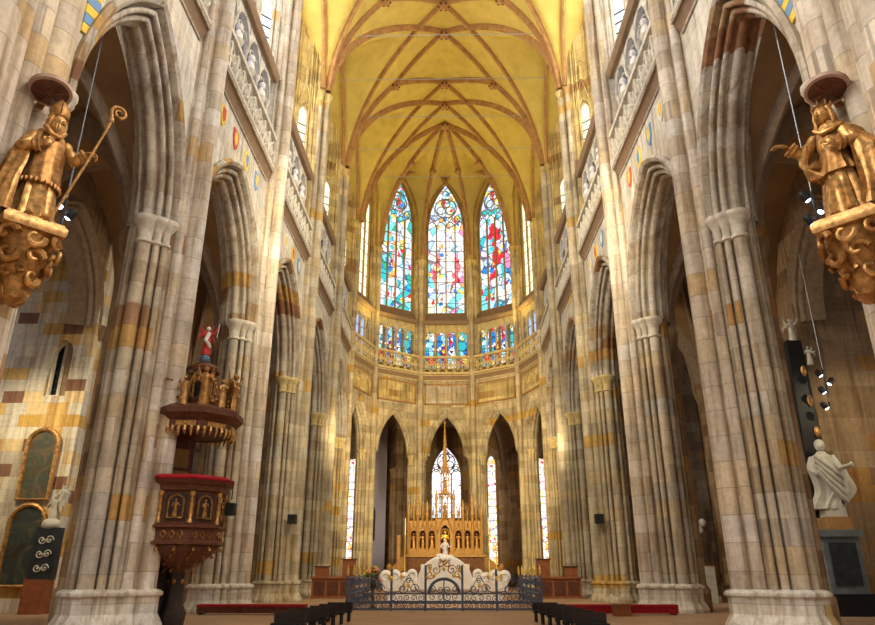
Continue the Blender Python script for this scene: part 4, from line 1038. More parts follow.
# sounding board: rests on the backboard
oc([(1.0, 4.9), (1.05, 4.86), (1.12, 4.9), (1.12, 5.15), (1.28, 5.3), (1.34, 5.34), (1.34, 5.5), (1.2, 5.58), (.9, 5.68), (.62, 5.75)]).build('sounding_board', M['oldwood'], t)
b = MB()
for k in range(40):
    a = 2 * PI * k / 40; b.tube([(1.10 * math.cos(a), 1.10 * math.sin(a), 4.98), (1.12 * math.cos(a), 1.12 * math.sin(a), 4.86), (1.06 * math.cos(a), 1.06 * math.sin(a), 4.70 + .05 * (k % 2))], [.05, .05, .015], 5)
b.build('gilded_fringe', M['gilt'], t)
b = MB()
for k in range(8):
    a = k * PI / 4; fr = (1.14 * math.cos(PI / 8) * math.cos(a), 1.14 * math.cos(PI / 8) * math.sin(a), PI / 2 - a); q = MB()
    q.box(-.28, .28, 0, .04, 4.98, 5.12)
    for s_ in (-.2, -.07, .07, .2): q.ring((s_, .04, 5.05), .05, .014, n=8, m=4)
    q.rot(Mx(fr)); q.build('inscribed_band', M['gilt'], t)
oc([(.62, 5.72), (.5, 5.78), (.48, 5.95), (.3, 6.0)]).build('lantern_base', M['oldwood'], t)
for k in range(8):
    a = k * PI / 4 + PI / 8; MB().lathe([(.05, 5.95), (.03, 6.05), (.035, 6.65), (.06, 6.75)], 6, (.36 * math.cos(a), .36 * math.sin(a), 0)).build('lantern_column', M['gilt'], t)
oc([(.22, 5.98), (.22, 6.72)]).build('lantern_core', M['darkwood'], t)
oc([(.40, 6.72), (.50, 6.8), (.52, 6.9), (.42, 6.98), (.3, 7.05), (.2, 7.1)]).build('lantern_roof', M['oldwood'], t)
for k in range(12):
    a = k * PI / 6 + .1; h = (1.15, .85)[k % 2]
    b = MB(); small_figure(b, (1.05 * math.cos(a), 1.05 * math.sin(a), 5.58), h, PI / 2 - a + PI, k % 3, wings=(k % 2 == 0), seed=k * 1.1, n=12)
    b.build('cornice_figure', M['gilt' if k % 2 else 'gilt2'], t)
b = MB()
for k in range(8):
    a = k * PI / 4 + PI / 8; P = []
    for q in range(14):
        f = q / 13; P.append(((1.0 - .55 * f + .08 * math.sin(f * 7)) * math.cos(a), (1.0 - .55 * f + .08 * math.sin(f * 7)) * math.sin(a), 5.68 + .75 * f + .12 * math.cos(f * 8)))
    b.tube(P, .045, 5)
    for q in range(3): b.ball((lerp(1.1, .7, q / 2) * math.cos(a + .2), lerp(1.1, .7, q / 2) * math.sin(a + .2), 5.72 + q * .12), .08, 1, 1, .9, 7, 5)
b.build('volutes', M['gilt2'], t)
MB().ball((0, 0, 7.22), .16, n=16, m=12).build('globe', M['paintblue'], t)
b = MB(); small_figure(b, (0, 0, 7.36), .95, R(10), 1, wings=True, seed=.3, n=16); b.build('angel_figure', M['paintred'], t)
b = MB(); b.ball((0, -.01, 8.22), .07, n=10, m=8); b.tube([(.28, -.06, 8.0), (.31, -.08, 8.45)], .012, 5); b.tube([(-.03, -.12, 8.05), (-.12, -.13, 7.8), (.05, -.13, 7.6)], [.07, .06, .04], 7); b.build('white_drapery', M['marble'], t)
t = empty('hanging_loudspeaker', (-4.74, 15.85, 2.28), 0, 'small black loudspeaker hanging from an arm beside the pulpit rim', 'speaker')
MB().box(-.10, .10, -.10, .10, 0, .27).build('cabinet', M['black'], t)
MB().tube([(0, 0, .34), (0, 0, .76), (-.35, 0, .76)], .015, 6).build('arm', M['black'], t)
for sd, nm in ((-1, 'left'), (1, 'right')):
    t = empty('pier_loudspeaker', (sd * 6.15, 28.5, 2.9), 0, 'small black box loudspeaker on the %s arcade pier' % nm, 'speaker', 'black box loudspeakers on the piers')
    MB().box(-.17, .17, -.14, .14, 0, .36).build('cabinet', M['black'], t); MB().box(-.03, .03, .14, .5, .14, .2).build('bracket', M['black'], t)

# ------------------------------------------------------------------ high altar
AX, AY = -.12, 46.3
t = empty('high_altar', (AX, AY, 0), 0, 'golden carved gothic high altar with niches, pinnacles and a tall openwork spire', 'altar')
MB().box(-1.5, 1.5, -1.6, -.5, 0, 1.55).build('altar_table', M['dullmarble'], t)
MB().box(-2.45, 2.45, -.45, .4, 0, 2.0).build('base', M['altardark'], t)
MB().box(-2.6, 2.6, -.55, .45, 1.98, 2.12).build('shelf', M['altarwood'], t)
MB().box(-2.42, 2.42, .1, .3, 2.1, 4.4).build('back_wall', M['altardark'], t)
MB().box(-2.45, 2.45, -.3, .15, 4.1, 4.2).build('cornice', M['altarwood'], t)
for s_ in (-1, 1):
    for k in range(3):
        cx = s_ * (.86 + .58 * k); f = MB(); pts = arch_pts(.2, .26, 0, 8)
        wall_hole(f, -.29, .29, 2.12, 4.1, .2, 2.5, 3.35, .26, -.3, 6, .3)
        f.rot(Matrix.Translation((cx, 0, 0))); n_ = f.build('niche', M['altarwood'], t)
        g = MB(); small_figure(g, (cx, -.1, 2.5), .95, 0, k, seed=k + s_); g.build('niche_figure', M['gilt2'], n_)
        g = MB(); g.tube([(cx - .24, -.34, 3.35), (cx, -.38, 4.0), (cx + .24, -.34, 3.35)], .035, 5); g.build('gable', M['altarwood'], n_); g = MB(); g.box(cx - .27, cx + .27, -.36, -.3, 2.14, 2.34); g.build('niche_panel', M['altarwood'], n_); g = MB(); g.lathe([(.05, 3.95), (.04, 4.5), (.07, 4.55), (.005, 5.1)], 5, (cx, -.34, 0)); g.build('finial', M['altarwood'], n_)
        g = MB()
        for q in (-1, 0, 1): g.tube([(cx + q * .18 - .09, -.2, 4.24), (cx + q * .18 - .09, -.2, 4.95), (cx + q * .18, -.2, 5.25), (cx + q * .18 + .09, -.2, 4.95), (cx + q * .18 + .09, -.2, 4.24)], .03, 4)
        g.build('crest_tracery', M['altarwood'], n_)
    for k in range(4):
        cx = s_ * (.56 + .6 * k); h = (6.2, 5.5, 6.0, 5.3)[k]
        p = MB().lathe([(.10, 2.1), (.10, 4.5), (.14, 4.55), (.08, 4.65), (.08, h - .7), (.12, h - .66), (.02, h)], 6, (cx, -.3, 0))
        for z in (h - .5, h - .3): p.ring((cx, -.3, z), .05, .018, 'z', 6, 4)
        p.build('pinnacle', M['altarwood'], t)
    # stair balustrades flanking the altar
    f = MB(); f.plate([(s_ * 2.5, 2.1), (s_ * 2.5, 1.35), (s_ * 3.5, .3), (s_ * 3.5, 1.1)], -.5, -.36); f.build('side_balustrade', M['altarwood'], t)
    f = MB(); f.tube([(s_ * 2.5, -.43, 2.15), (s_ * 3.5, -.43, 1.15)], .07, 6); f.lathe([(.14, 0), (.14, 1.3), (.18, 1.35), (.18, 1.42), (.05, 1.6)], 8, (s_ * 3.55, -.43, 0)); f.build('side_rail', M['altarwood'], t)
f = MB(); wall_hole(f, -.52, .52, 2.12, 4.3, .3, 2.2, 3.5, .45, -.36, 8, .5); f.build('central_niche', M['altarwood'], t)
f = MB(); f.tube([(-.5, -.42, 3.5), (0, -.46, 4.75), (.5, -.42, 3.5)], .05, 6); f.lathe([(.07, 4.7), (.02, 5.1)], 6, (0, -.44, 0)); f.build('central_gable', M['rib'], t)
f = MB(); small_figure(f, (0, -.1, 2.25), 1.35, 0, 0, seed=.5); f.ring((0, 0, 3.45), .25, .03, n=18, m=5); f.build('gilded_madonna', M['brightgold'], t)
for st, (z0, z1, w_) in enumerate([(4.3, 5.9, .42), (5.9, 7.4, .27)]):
    f = MB()
    for a in range(8):
        x, y = w_ * math.cos(a * PI / 4 + PI / 8), w_ * math.sin(a * PI / 4 + PI / 8)
        f.lathe([(.05, z0), (.035, z0 + .1), (.035, z1 - .1), (.055, z1), (.03, z1 + .08), (.005, z1 + .55)], 5, (x, y - .1, 0))
        x2, y2 = w_ * math.cos(a * PI / 4 + PI * 3 / 8), w_ * math.sin(a * PI / 4 + PI * 3 / 8)
        f.tube([(x, y - .1, z1 - .35), ((x + x2) / 2, (y + y2) / 2 - .1, z1 - .05), (x2, y2 - .1, z1 - .35)], .03, 5)
        f.tube([(x, y - .1, z1), (x2, y2 - .1, z1)], .035, 5); f.tube([(x, y - .1, z0 + .05), (x2, y2 - .1, z0 + .05)], .035, 5)
    f.build('spire_stage', M['altarwood'], t)
    g = MB(); small_figure(g, (0, -.1, z0 + .1), 1.0, 0, st, seed=st); g.build('spire_figure', M['gilt'], t)
f = MB().lathe([(.2, 7.4), (.14, 8.2), (.09, 9.3), (.03, 10.5), (.09, 10.55), (.01, 10.8)], 8, (0, -.1, 0))
for k in range(9):
    for a in range(4): f.ball(((.22 - .019 * k) * math.cos(a * PI / 2 + PI / 4), -.1 + (.22 - .019 * k) * math.sin(a * PI / 2 + PI / 4), 7.6 + k * .3), .045, 1, 1, 1, 5, 4)
f.build('spire', M['altarwood'], t)
def candlestick(loc, h, label, hc, mat='brightgold', group=None, wax='candle', r=.035):
    t = empty('candlestick', loc, 0, label, 'candlestick', group)
    MB().lathe([(.14, 0), (.14, .04), (.05, .1), (.03, .2), (.055, h * .5), (.03, h * .55), (.03, h - .06), (.09, h - .02), (.09, h)], 10).build('holder', M[mat], t)
    MB().cyl(0, 0, h, h + hc, r, 8).build('candle', M[wax], t)
candlestick((-2.95, 43.9, 0), 1.0, 'tall stand with a thick orange candle left of the high altar', 2.2, 'oldwood', None, 'rib', .13)
candlestick((-2.62, 45.0, 0), 3.3, 'very tall slim candlestick left of the high altar', 1.0)
candlestick((2.62, 45.0, 0), 3.3, 'very tall slim candlestick right of the high altar', 1.0)
candlestick((3.0, 43.9, 0), 2.2, 'tall slim candlestick right of the high altar, nearer than its neighbour', .9)

# ------------------------------------------------------------------ white marble mausoleum
t = empty('marble_mausoleum', (0, 28.0, 0), 0, 'white marble royal tomb with scrolled crest and a seated figure behind the iron grille', 'tomb')
MB().box(-2.15, 2.15, -.9, 1.6, 0, .5).build('sarcophagus', M['marble'], t)
b = MB()
b.plate([(-2.3, .45), (-2.3, .8), (2.3, .8), (2.3, .45)], -1.0, -.8)
xs_ = [(s_ * x, z, r) for s_ in (-1, 1) for x, z, r in ((2.2, .92, .24), (1.85, .96, .22), (1.5, .84, .24), (1.22, 1.0, .2), (1.98, .68, .3), (1.55, .66, .28), (1.2, .7, .26))]
for x, z, r in xs_:
    b.ball((x, -.9, z), r, 1, .35, 1.05, 14, 10)
    b.ring((x, -.98, z), r * .55, r * .16, n=12, m=5)
b.build('scrolled_crest', M['marble'], t)
b = MB(); pts = [(-1.25, .5)] + [(1.02 * math.cos(PI - PI * i / 20), .62 + .98 * math.sin(PI * i / 20)) for i in range(21)] + [(1.25, .5)]
b.plate(pts, -1.06, -.75); b.ring((0, -.95, .62), .98, .08, n=24, m=6, a0=0, a1=PI)
for i in range(9):
    a = PI * (i + .5) / 9; b.ball((.85 * math.cos(a), -1.0, .62 + .75 * math.sin(a)), .1, 1, .5, 1, 8, 6)
b.build('central_arch', M['marble'], t)
b = MB(); small_figure(b, (0, -.85, 1.5), .78, 0, 2, seed=.2, n=20); b.ball((-.18, -.9, 1.62), .16, 1, .8, .8, 10, 8); b.ball((.2, -.9, 1.58), .17, 1, .8, .7, 10, 8); b.ball((0, -1.0, 1.55), .2, 1.3, .8, .6, 10, 8)
b.build('seated_figure', M['marble'], t)
b = MB()
for x in (-.75, .75):
    b.tube([(x, -.5, .62), (x, .9, .62)], [.24, .2], 10, sx=1.2); b.ball((x, 1.15, .68), .14, 1, 1.1, 1, 10, 8)
b.build('reclining_effigies', M['marble'], t)
b = MB()
for x, z in ((-1.6, .95), (-1.5, .62), (1.6, .95), (1.5, .62), (-2.05, .95), (2.05, .95), (-.55, 1.2), (.55, 1.2), (0, 1.38)):
    MB().ball((x, -1.06, z), .07, .8, .5, 1.5, 8, 6).build('gilded_coat_of_arms', M['brightgold'], t)

# ------------------------------------------------------------------ iron grille round the tomb
GY = 22.4
def scroll(mb, c, r, turn=1, y=0, rad=.014, s0=0.0):
    P = []
    for q in range(16):
        f = q / 15; a = s0 + turn * f * 8.0; rr = r * (1 - .82 * f); P.append((c[0] + rr * math.cos(a), y, c[1] + rr * math.sin(a)))
    mb.tube(P, rad, 4)
def grille_panel(mb, x0, x1, z0, z1, y=0, step=.26):
    n = max(1, round((x1 - x0) / step)); w_ = (x1 - x0) / n; m_ = max(1, round((z1 - z0) / step)); h_ = (z1 - z0) / m_
    for i in range(n):
        for j in range(m_):
            cx, cz = x0 + (i + .5) * w_, z0 + (j + .5) * h_
            scroll(mb, (cx, cz), w_ * .48, 1 if (i + j) % 2 else -1, y, .013, (i * 1.3 + j) % 6)
t = empty('iron_grille', (0, GY, 0), 0, 'dark blue wrought iron grille with gilded rosettes in front of the tomb', 'grille')
for x in (-2.95, -1.6, -.56, .56, 1.6, 2.95):
    h = {2.95: .95, 1.6: 1.18, .56: 1.3}[abs(x)]
    MB().box(x - .035, x + .035, -.035, .035, 0, h).build('post', M['iron'], t)
for z, r_ in ((.24, .045), (.48, .02), (.05, .03)):
    MB().box(-2.95, 2.95, -.03, .03, z - r_, z + r_).build('rail', M['iron'], t)
for s_ in (-1, 1):
    b = MB(); grille_panel(b, *sorted((s_ * .6, s_ * 2.92)), .26, .46, 0, .21); grille_panel(b, *sorted((s_ * .6, s_ * 2.92)), .06, .2, 0, .15)
    for x0_, x1_ in ((.6, 1.56), (1.64, 2.6)):
        c_ = (x0_ + x1_) / 2
        b.tube([(s_ * x0_, 0, .5), (s_ * (x0_ + .2), 0, .55), (s_ * c_, 0, .92 + .1), (s_ * (x1_ - .2), 0, .55), (s_ * x1_, 0, .5)], .016, 5)
        for q in (-1, 1): scroll(b, (s_ * c_ + q * .17, .62), .15, q, 0, .014, 0)
        scroll(b, (s_ * c_, .84), .09, 1, 0, .013)
    b.build('scroll_panel', M['iron'], t)
b = MB(); b.tube([(.46 * math.cos(PI - PI * i / 14), 0, .48 + .42 * math.sin(PI * i / 14)) for i in range(15)], .045, 6); b.build('gate_arch', M['iron'], t)
b = MB(); b.box(-.02, .02, -.02, .02, 0, .85); grille_panel(b, -.46, .46, .08, .7, 0, .22); b.build('gate_leaf', M['iron'], t)
b = MB()
for s_ in (-1, 1):
    for q, (x, z, r_) in enumerate([(.42, 1.02, .13), (.24, 1.16, .14), (.1, 1.34, .12), (.44, 1.25, .08)]): scroll(b, (s_ * x, z), r_, s_, 0, .018, q)
b.build('gate_crest', M['gilt'], t)
b = MB()
for x, z in ((-.5, .95), (.5, .95), (-1.08, .72), (1.08, .72), (-1.6, .9), (1.6, .9), (0, 1.2), (-.3, 1.0), (.3, 1.0)):
    MB().ball((x, -.04, z), .05, 1, .6, 1.5, 8, 6).build('gilded_rosette', M['brightgold'], t)
for s_, nm in ((-1, 'left'), (1, 'right')):
    t2 = empty('side_grille', (s_ * 2.95, GY + .05, 0), R(90) * s_, 'dense scrolled iron side grille running back on the %s of the tomb' % nm, 'grille', 'side grilles of the tomb')
    for q in range(6):
        x = -s_ * (.0 + q * 1.4) 
        MB().box(x - .03, x + .03, -.03, .03, 0, 1.0).build('post', M['iron'], t2)
    b = MB(); xa, xb_ = sorted((0, -s_ * 7.0)); b.box(xa, xb_, -.02, .02, .92, .97); b.box(xa, xb_, -.02, .02, .04, .09); b.box(xa, xb_, -.02, .02, .46, .5); b.build('rail', M['iron'], t2)
    b = MB(); grille_panel(b, xa, xb_, .1, .92, 0, .27); b.build('scroll_panel', M['iron'], t2)
    b = MB()
    for q in range(6):
        x = -s_ * q * 1.4; b = MB(); b.ball((x, 0, 1.12), .09, .8, .5, 1.4, 8, 6); b.tube([(x - .08, 0, 1.0), (x, 0, 1.3), (x + .08, 0, 1.0)], .02, 5)
        b.build('gilded_finial', M['brightgold'], t2)
t = empty('flower_vase', (-2.35, 24.2, 0), 0, 'vase of pink and yellow flowers on a stand inside the grille', 'flowers')
MB().lathe([(.1, 0), (.1, .04), (.03, .1), (.03, .55), (.09, .6), (.11, .72), (.07, .8), (.09, .85)], 12).build('stand', M['darkwood'], t)
b = MB(); c = MB(); d = MB(); rnd = random.Random(2)
for q in range(26):
    a = rnd.uniform(0, 6.28); rr = rnd.uniform(0, .24); z = rnd.uniform(.85, 1.25); [b, c, d][q % 3].ball((rr * math.cos(a), rr * math.sin(a), z), rnd.uniform(.05, .085), 1, 1, .8, 7, 5)
b.build('pink_blossoms', M['pink'], t); c.build('leaves', M['green'], t); d.build('orange_blossoms', M['brightgold'], t)

# ------------------------------------------------------------------ stalls, benches, kneelers
for sd, nm in ((-1, 'left'), (1, 'right')):
    t = empty('wooden_stall', (sd * 5.05, 33.0, 0), 0, 'reddish brown panelled wooden stall by the %s piers' % nm, 'stall', 'wooden stalls in the choir')
    MB().box(-.95, .95, -.35, .5, 0, .82).build('front', M['wood'], t); MB().box(-1.02, 1.02, -.45, .55, .82, .9).build('desk_top', M['wood'], t)
    for q in range(3): MB().box(-.85 + q * .6, -.35 + q * .6, -.38, -.35, .12, .7).build('panel', M['oldwood'], t)
    for x, h in ((-.6 * -sd, 1.3), (.62 * -sd, 1.62)):
        MB().box(x - .28, x + .28, .0, .45, .9, h).build('lectern', M['wood'], t); MB().box(x - .34, x + .34, -.05, .5, h, h + .05).build('lectern_top', M['oldwood'], t)
    candlestick((sd * 3.85, 32.2, 0), 1.25, 'gilt candlestick with a cream candle beside the %s wooden stall' % nm, .7)
    t = empty('kneeling_bench', (sd * 5.3 if sd < 0 else 4.85, 20.5, 0), 0, 'long low dark bench with red velvet cover on the %s before the piers' % nm, 'bench', 'low red benches')
    w_ = 1.5 if sd < 0 else 1.55
    MB().box(-w_, w_, -.18, .18, .04, .20).build('frame', M['oldwood' if sd < 0 else 'red'], t)
    MB().box(-w_, w_, -.2, .2, .2, .26).build('velvet_cover', M['red'], t)
    for x in (-w_ + .1, w_ - .1): MB().box(x - .05, x + .05, -.17, .17, 0, .1).build('foot', M['darkwood'], t)
t = empty('wooden_box', (4.75, 19.9, 0), 0, 'small brown wooden box between the red benches on the right', 'box')
MB().box(-.22, .22, -.15, .15, 0, .26).build('body', M['wood'], t); MB().box(-.25, .25, -.17, .17, .26, .3).build('lid', M['wood'], t)
def kneeler(x, y, label, grp):
    t = empty('prayer_stool', (x, y, 0), 0, label, 'stool', grp)
    MB().box(-.3, .3, -.14, .14, .2, .25).build('seat', M['black'], t)
    for a in (-.24, .24):
        for c_ in (-.1, .1): MB().box(a - .025, a + .025, c_ - .025, c_ + .025, 0, .2).build('leg', M['black'], t)
    MB().box(-.3, .3, .11, .14, .25, .42).build('backrest', M['darkwood'], t)
    return t
k0 = kneeler(-2.45, 15.4, 'x', 'black low stools flanking the centre aisle')
first = True
for sd, nm in ((-1, 'left'), (1, 'right')):
    for q in range(6):
        c = k0 if first else copy_tree(k0); first = False
        c.location = (sd * (2.45 + .05 * q), 17.6 - q * .85, 0)
        c['label'] = 'low black stool on the %s of the centre aisle, %s from the grille' % (nm, ORD[q].replace('nearest', 'first'))

# ------------------------------------------------------------------ pictures, monuments, lamps
def arched_painting(x, y, z, w_, h, canvas, label, tilt):
    t = empty('altar_painting', (x, y, z), 0, label, 'painting', 'arched paintings on the chapel wall')
    pts = [(-w_, 0)] + [(x_, h - w_ + z_) for x_, z_ in arch_pts(w_, w_ * 1.001, 0, 8)] + [(w_, 0)]
    MB().plate(pts, -.05, -.02).build('canvas', M[canvas], t)
    MB().tube([(a, -.06, b_) for a, b_ in pts], .075, 8, closed=True).build('frame', M['gilt'], t)
    t.rotation_euler = (R(-tilt), 0, 0)
arched_painting(-12.27, WY - .04, 3.12, .47, 2.1, 'canvas1', 'upper arched oil painting in a thin gold frame on the chapel wall', 0)
arched_painting(-12.27, WY - .04, .72, .53, 2.25, 'canvas2', 'lower arched dark oil painting in a thick orange gold frame', 0)
t = empty('side_altar', (-11.42, WY - .42, 0), 0, 'dark small side altar with white ornaments behind the left pier', 'altar')
MB().box(-.3, .3, -.2, .3, 0, .9).build('table', M['wood'], t); MB().box(-.35, .35, .0, .25, .9, 2.3).build('panel', M['blackmarble'], t)
b = MB()
for q in range(3):
    b = MB()
    for s_ in (-1, 1): scroll(b, (s_ * .11, 1.2 + q * .38), .12, s_, -.02, .018)
    b.tube([(-.12, -.02, 1.2 + q * .38), (.12, -.02, 1.2 + q * .38)], .018, 5)
    b.build('ornament', M['dullmarble'], t)
b = MB(); small_figure(b, (0, .1, 2.35), .9, 0, 1, wings=True); small_figure(b, (.2, .12, 2.9), .6, 0, 2, wings=True, seed=1); b.ball((0, .1, 2.4), .22, 1.3, .8, .8, 10, 8); b.build('white_angels', M['dullmarble'], t)

t = empty('black_monument', (10.85, 20.1, 0), 0, 'black and grey marble monument base under the white statue in the right chapel', 'monument')
MB().box(-.62, .62, -.4, .4, 0, .55).build('plinth', M['black'], t); MB().box(-.5, .5, -.32, .35, .55, 2.0).build('block', M['greymarble'], t)
MB().box(-.36, .36, -.36, -.32, .75, 1.85).build('inscription_panel', M['blackmarble'], t); MB().box(-.6, .6, -.4, .4, 2.0, 2.18).build('cap', M['greymarble'], t)
b = MB(); small_figure(b, (0, 0, 0), 2.2, R(25), 2, seed=.6, n=32)
ringset(b, [(.25, -.1, .05, .36, .26, .3), (.8, .2, .05, .42, .28, .32), (1.3, .05, 0, .42, .26, .3), (1.65, 0, 0, .3, .2, .16), (1.85, 0, 0, .12, .1, 0)], k=9, seed=2.0, n=56)
for q in range(4): b.tube([(-.3, -.2, 1.7 - q * .14), (0, -.34, 1.35 - q * .2), (.35, -.22, 1.1 - q * .22), (.5, .05, 1.15 - q * .2)], [.06, .08, .07, .03], 7)
b.rot(Matrix.Translation((10.95, 20.1, 2.5))); o = b.build('white_statue', M['dullmarble']); tag(o, 'draped white marble statue standing on the black monument at right', 'statue')
b = MB().box(10.62, 11.28, 19.8, 20.4, 2.18, 2.53); o = b.build('orange_pedestal', M['rib']); tag(o, 'ochre stone pedestal between the black monument and white statue', 'pedestal')
t = empty('black_obelisk', (11.15, 20.62, 0), 0, 'tall narrow black obelisk with gilt and white ornaments beside the right pier', 'monument')
MB().plate([(-.5, 0), (-.35, 7.9), (.1, 7.9), (.2, 0)], -.1, .15).build('shaft', M['black'], t)
b = MB()
for q in range(7): b.ball((.1 - .02 * q, -.14, 1.2 + q * .95), .09, 1, .6, 2.0, 8, 6)
b.build('gilt_ornaments', M['gilt'], t)
b = MB(); small_figure(b, (-.1, 0, 7.9), .75, 0, 1, wings=True); b.build('white_cherub', M['dullmarble'], t); 
b = MB(); small_figure(b, (.25, -.1, 7.1), .6, R(30), 2, wings=True); b.build('side_cherub', M['dullmarble'], t)
t = empty('baroque_altar', (9.5, 28.3, 0), 0, 'distant carved side altar with red and green figures between the right piers', 'altar')
MB().box(-.9, .9, 0, .5, 0, 1.3).build('table', M['dullmarble'], t); MB().box(-.6, .6, .1, .4, 1.3, 4.2).build('retable', M['gilt2'], t)
b = MB(); small_figure(b, (-.4, -.1, 1.3), 1.4, 0, 1, seed=2); b.build('green_figure', M['paintblue'], t)
b = MB(); small_figure(b, (-.3, -.1, 3.9), 1.2, 0, 2, seed=1); b.build('red_figure', M['paintred'], t)
b = MB()
for q in range(10): b.ball((-.7 + .15 * q, 0, 2.9 + .3 * math.sin(q * 2.1)), .16, 1, 1, 1, 8, 6)
b.build('stucco_clouds', M['dullmarble'], t)

def lamp_cluster(x, y, z, ztop, n, label, mat='lamp'):
    t = empty('hanging_spotlight', (x, y, z), 0, label, 'lamp')
    MB().tube([(0, 0, .2), (0, 0, ztop - z)], .014, 5).build('cable', M['wire'], t)
    for q in range(n):
        h = MB().lathe([(.05, 0), (.085, .02), (.09, .16), (.05, .22)], 10, (0, 0, 0)); h.rot(Matrix.Translation((.1 * (1 if q % 2 else -1), 0, -.26 * q)) @ Matrix.Rotation(R(35 if q % 2 else -35), 4, 'Y'))
        hs = h.build('lamp_housing', M['black'], t)
        g = MB().ball((0, 0, 0), .06, 1, 1, .5, 10, 6); g.rot(Matrix.Translation((.1 * (1 if q % 2 else -1), 0, -.26 * q)) @ Matrix.Rotation(R(35 if q % 2 else -35), 4, 'Y')); g.build('bulb', M[mat], hs)
    MB().tube([(0, 0, .2), (0, 0, -.26 * (n - 1) - .05)], .03, 6).build('mounting_bar', M['black'], t)
lamp_cluster(-7.55, 12, 8.0, 13.2, 3, 'spotlight cluster on a long cable under the left arch beside the bishop', 'lampblue')
lamp_cluster(7.45, 12, 8.0, 13.2, 3, 'spotlight cluster on a long cable under the right arch beside the crowned saint', 'lampblue')
lamp_cluster(11.45, 20, 6.6, 11, 3, 'bluish spotlight cluster hanging deep in the right aisle', 'lampblue')
lamp_cluster(11.46, 20.05, 5.62, 5.9, 1, 'single glowing round lamp below the cluster in the right aisle', 'lamp')

# painted shields under the triforium
SHC = [('yellow', (.80, .55, .08)), ('red', (.55, .10, .06)), ('blue', (.16, .30, .52)), ('white', (.75, .72, .66))]
for n_, c_ in SHC: M['sh_' + n_] = plain('shield_' + n_, c_, .7, var=.12)
def shield(fr, x, z, a, b_, label, s=1.0):
    t = empty('painted_shield', at(fr, x, -.02, z), fr[2], label, 'shield', 'painted shields on the wall')
    pts = [(-.22 * s, .3 * s), (.22 * s, .3 * s), (.24 * s, 0), (.16 * s, -.25 * s), (0, -.4 * s), (-.16 * s, -.25 * s), (-.24 * s, 0)]
    MB().plate(pts, -.02, .02).build('field', M['sh_' + a], t)
    MB().plate([(-.12 * s, .2 * s), (.12 * s, .24 * s), (.12 * s, -.1 * s), (0, -.25 * s), (-.14 * s, -.05 * s)], -.032, -.02).build('charge', M['sh_' + b_], t)
combos = [('yellow', 'red'), ('red', 'yellow'), ('yellow', 'blue'), ('blue', 'yellow'), ('white', 'yellow'), ('yellow', 'red'), ('blue', 'white'), ('white', 'red')]
for sd, nm in ((-1, 'left'), (1, 'right')):
    for i in (0, 1):
        for q in range(4):
            x = (-1.85, -.62, .62, 1.85)[q]; a_, b_ = combos[(q + i * 3 + (sd > 0) * 1) % 8]
            far = 'farther' if i else 'nearer'; k = q if sd < 0 else 3 - q
            shield(side_frame(sd, Y0 + (i + .5) * L), x, 13.85, a_, b_, '%s shield, %s wall above the %s small arch, %s of four' % (a_, nm, far, ['first', 'second', 'third', 'last'][k]))
for sd, nm in ((-1, 'left'), (1, 'right')):
    fr = (sd * 6.5, 9.86, R(90) * sd)
    t = empty('painted_shield', at(fr, 0, -.03, 10.9), fr[2], 'blue and yellow banded emblem high on the wall beside the %s big arch' % nm, 'shield', 'painted shields on the wall')
    b = MB(); c = MB()
    for q in range(5): (b if q % 2 else c).plate([(-.2, .5 - q * .22), (.2, .62 - q * .22), (.2, .42 - q * .22), (-.2, .30 - q * .22)], -.02, .02)
    b.build('blue_bands', M['sh_blue'], t); c.build('yellow_bands', M['sh_yellow'], t)
# ------------------------------------------------------------------ camera, light
cam = bpy.data.cameras.new('camera'); co = bpy.data.objects.new('camera', cam); COL.objects.link(co)
cam.sensor_width = 36; cam.lens = 36 * 681.9 / 875; cam.clip_end = 300; cam.clip_start = .05
co.location = (.196, 0, 1.1)
co.rotation_euler = (R(90) + .3635, 0, .0175)
S.camera = co
w = bpy.data.worlds.new('world'); S.world = w; w.use_nodes = True
bg = w.node_tree.nodes['Background']; bg.inputs[0].default_value = (1.0, .90, .78, 1); bg.inputs[1].default_value = .33
def spot(name, loc, to, e, col, ang=110, r=.25, blend=.9):
    l = bpy.data.lights.new(name, 'SPOT'); l.energy = e; l.color = col; l.spot_size = R(ang); l.spot_blend = blend; l.shadow_soft_size = r
    o = bpy.data.objects.new(name, l); COL.objects.link(o); o.location = loc
    o.rotation_euler = (Vector(to) - Vector(loc)).to_track_quat('-Z', 'Y').to_euler(); return o
YEL = (1.0, .74, .20); WRM = (1.0, .80, .45)
# uplights standing on the triforium behind the balustrade
for sd in (-1, 1):
    for i in range(1, 4):
        y = Y0 + (i + .5) * L
        spot('triforium_uplight', (sd * 6.0, y, 19.8), (sd * 1.5, y + .5, 32), 330, YEL, 120)
for a in (-60, 60): spot('apse_uplight', (5.2 * math.sin(R(a)), YC + 5.2 * math.cos(R(a)), 16.6), (0, YC - 1, 32), 1300, YEL, 120)
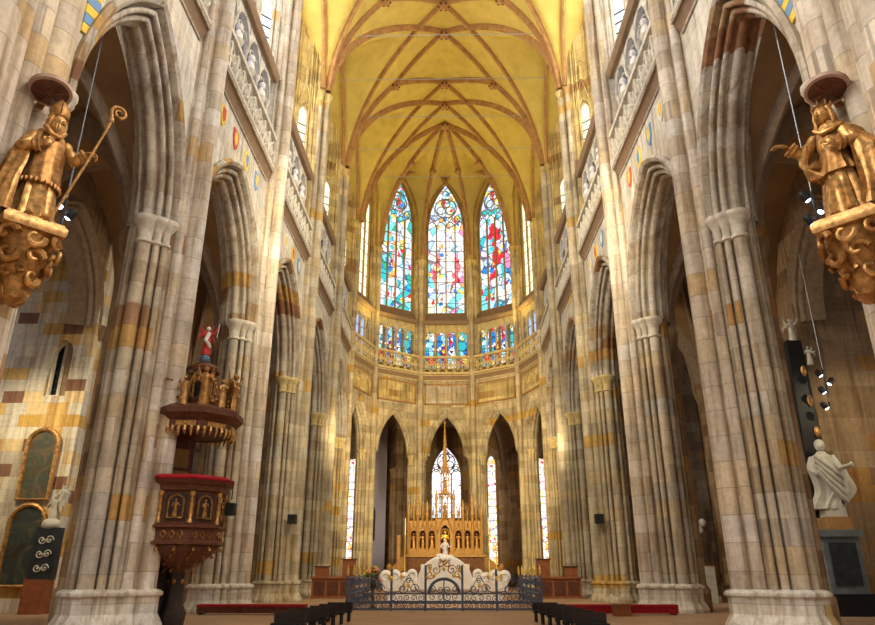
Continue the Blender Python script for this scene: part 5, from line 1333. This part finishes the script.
# warm floods on the piers aiming down the choir and at the apse arcade
for sd in (-1, 1):
    spot('choir_flood', (sd * 5.0, Y0 + 2.6 * L, 7.5), (sd * -2.0, YC + 6, 9), 3300, WRM, 100, 1.0)
    spot('nave_flood', (sd * 5.2, Y0 + .1 * L, 14.0), (sd * -6, Y0 + 2.6 * L, 9), 3600, (1, .86, .6), 110, .8)
def area(name, loc, to, e, col, sx, sy):
    l = bpy.data.lights.new(name, 'AREA'); l.energy = e; l.color = col; l.shape = 'RECTANGLE'; l.size = sx; l.size_y = sy
    o = bpy.data.objects.new(name, l); COL.objects.link(o); o.location = loc
    o.rotation_euler = (Vector(to) - Vector(loc)).to_track_quat('-Z', 'Y').to_euler(); return o
# daylight of the transept windows on either side behind the camera, and of the west nave
area('south_transept_daylight', (13, 2.5, 22), (-7, 17, 7), 3800, (1, .93, .84), 7, 12)
area('north_transept_daylight', (-13, 2.5, 22), (7, 17, 7), 3800, (1, .93, .84), 7, 12)
# aisle lamps and chapel spots
for sd, e in ((-1, 500), (1, 260)):
    spot('chapel_spot', (sd * 12.6, Y0 + L - 5.0, 7.0), (sd * 12.4, Y0 + L - 1, 3.8), e, (1, .82, .5), 95, .1)
spot('altar_flood', (-3.5, 40, 8.5), (0, 46.5, 4), 300, WRM, 70)
spot('altar_flood', (3.5, 40, 8.5), (0, 46.5, 4), 300, WRM, 70)
for k, c in enumerate([(-8, 56), (8, 56)]): spot('ambulatory_lamp', (c[0] * .8, 54, 3), (c[0], 57, 9), 120, (1, .7, .5), 120)
spot('chapel_spot', (-3.5, 50.5, 2.5), (-6.2, 55.4, 4), 160, (1, .9, .85), 70)  # unseen light added to brighten the lilac wall
for sd in (-1, 1): spot('aisle_lamp', (sd * 9.4, Y0 + .5 * L, 3.0), (sd * 9.4, Y0 - .2 * L, 12), 160, (1, .72, .4), 140)
S.view_settings.view_transform = 'Standard'; S.view_settings.look = 'None'; S.view_settings.exposure = 0.58; S.view_settings.gamma = 1; S.view_settings.use_curve_mapping = False
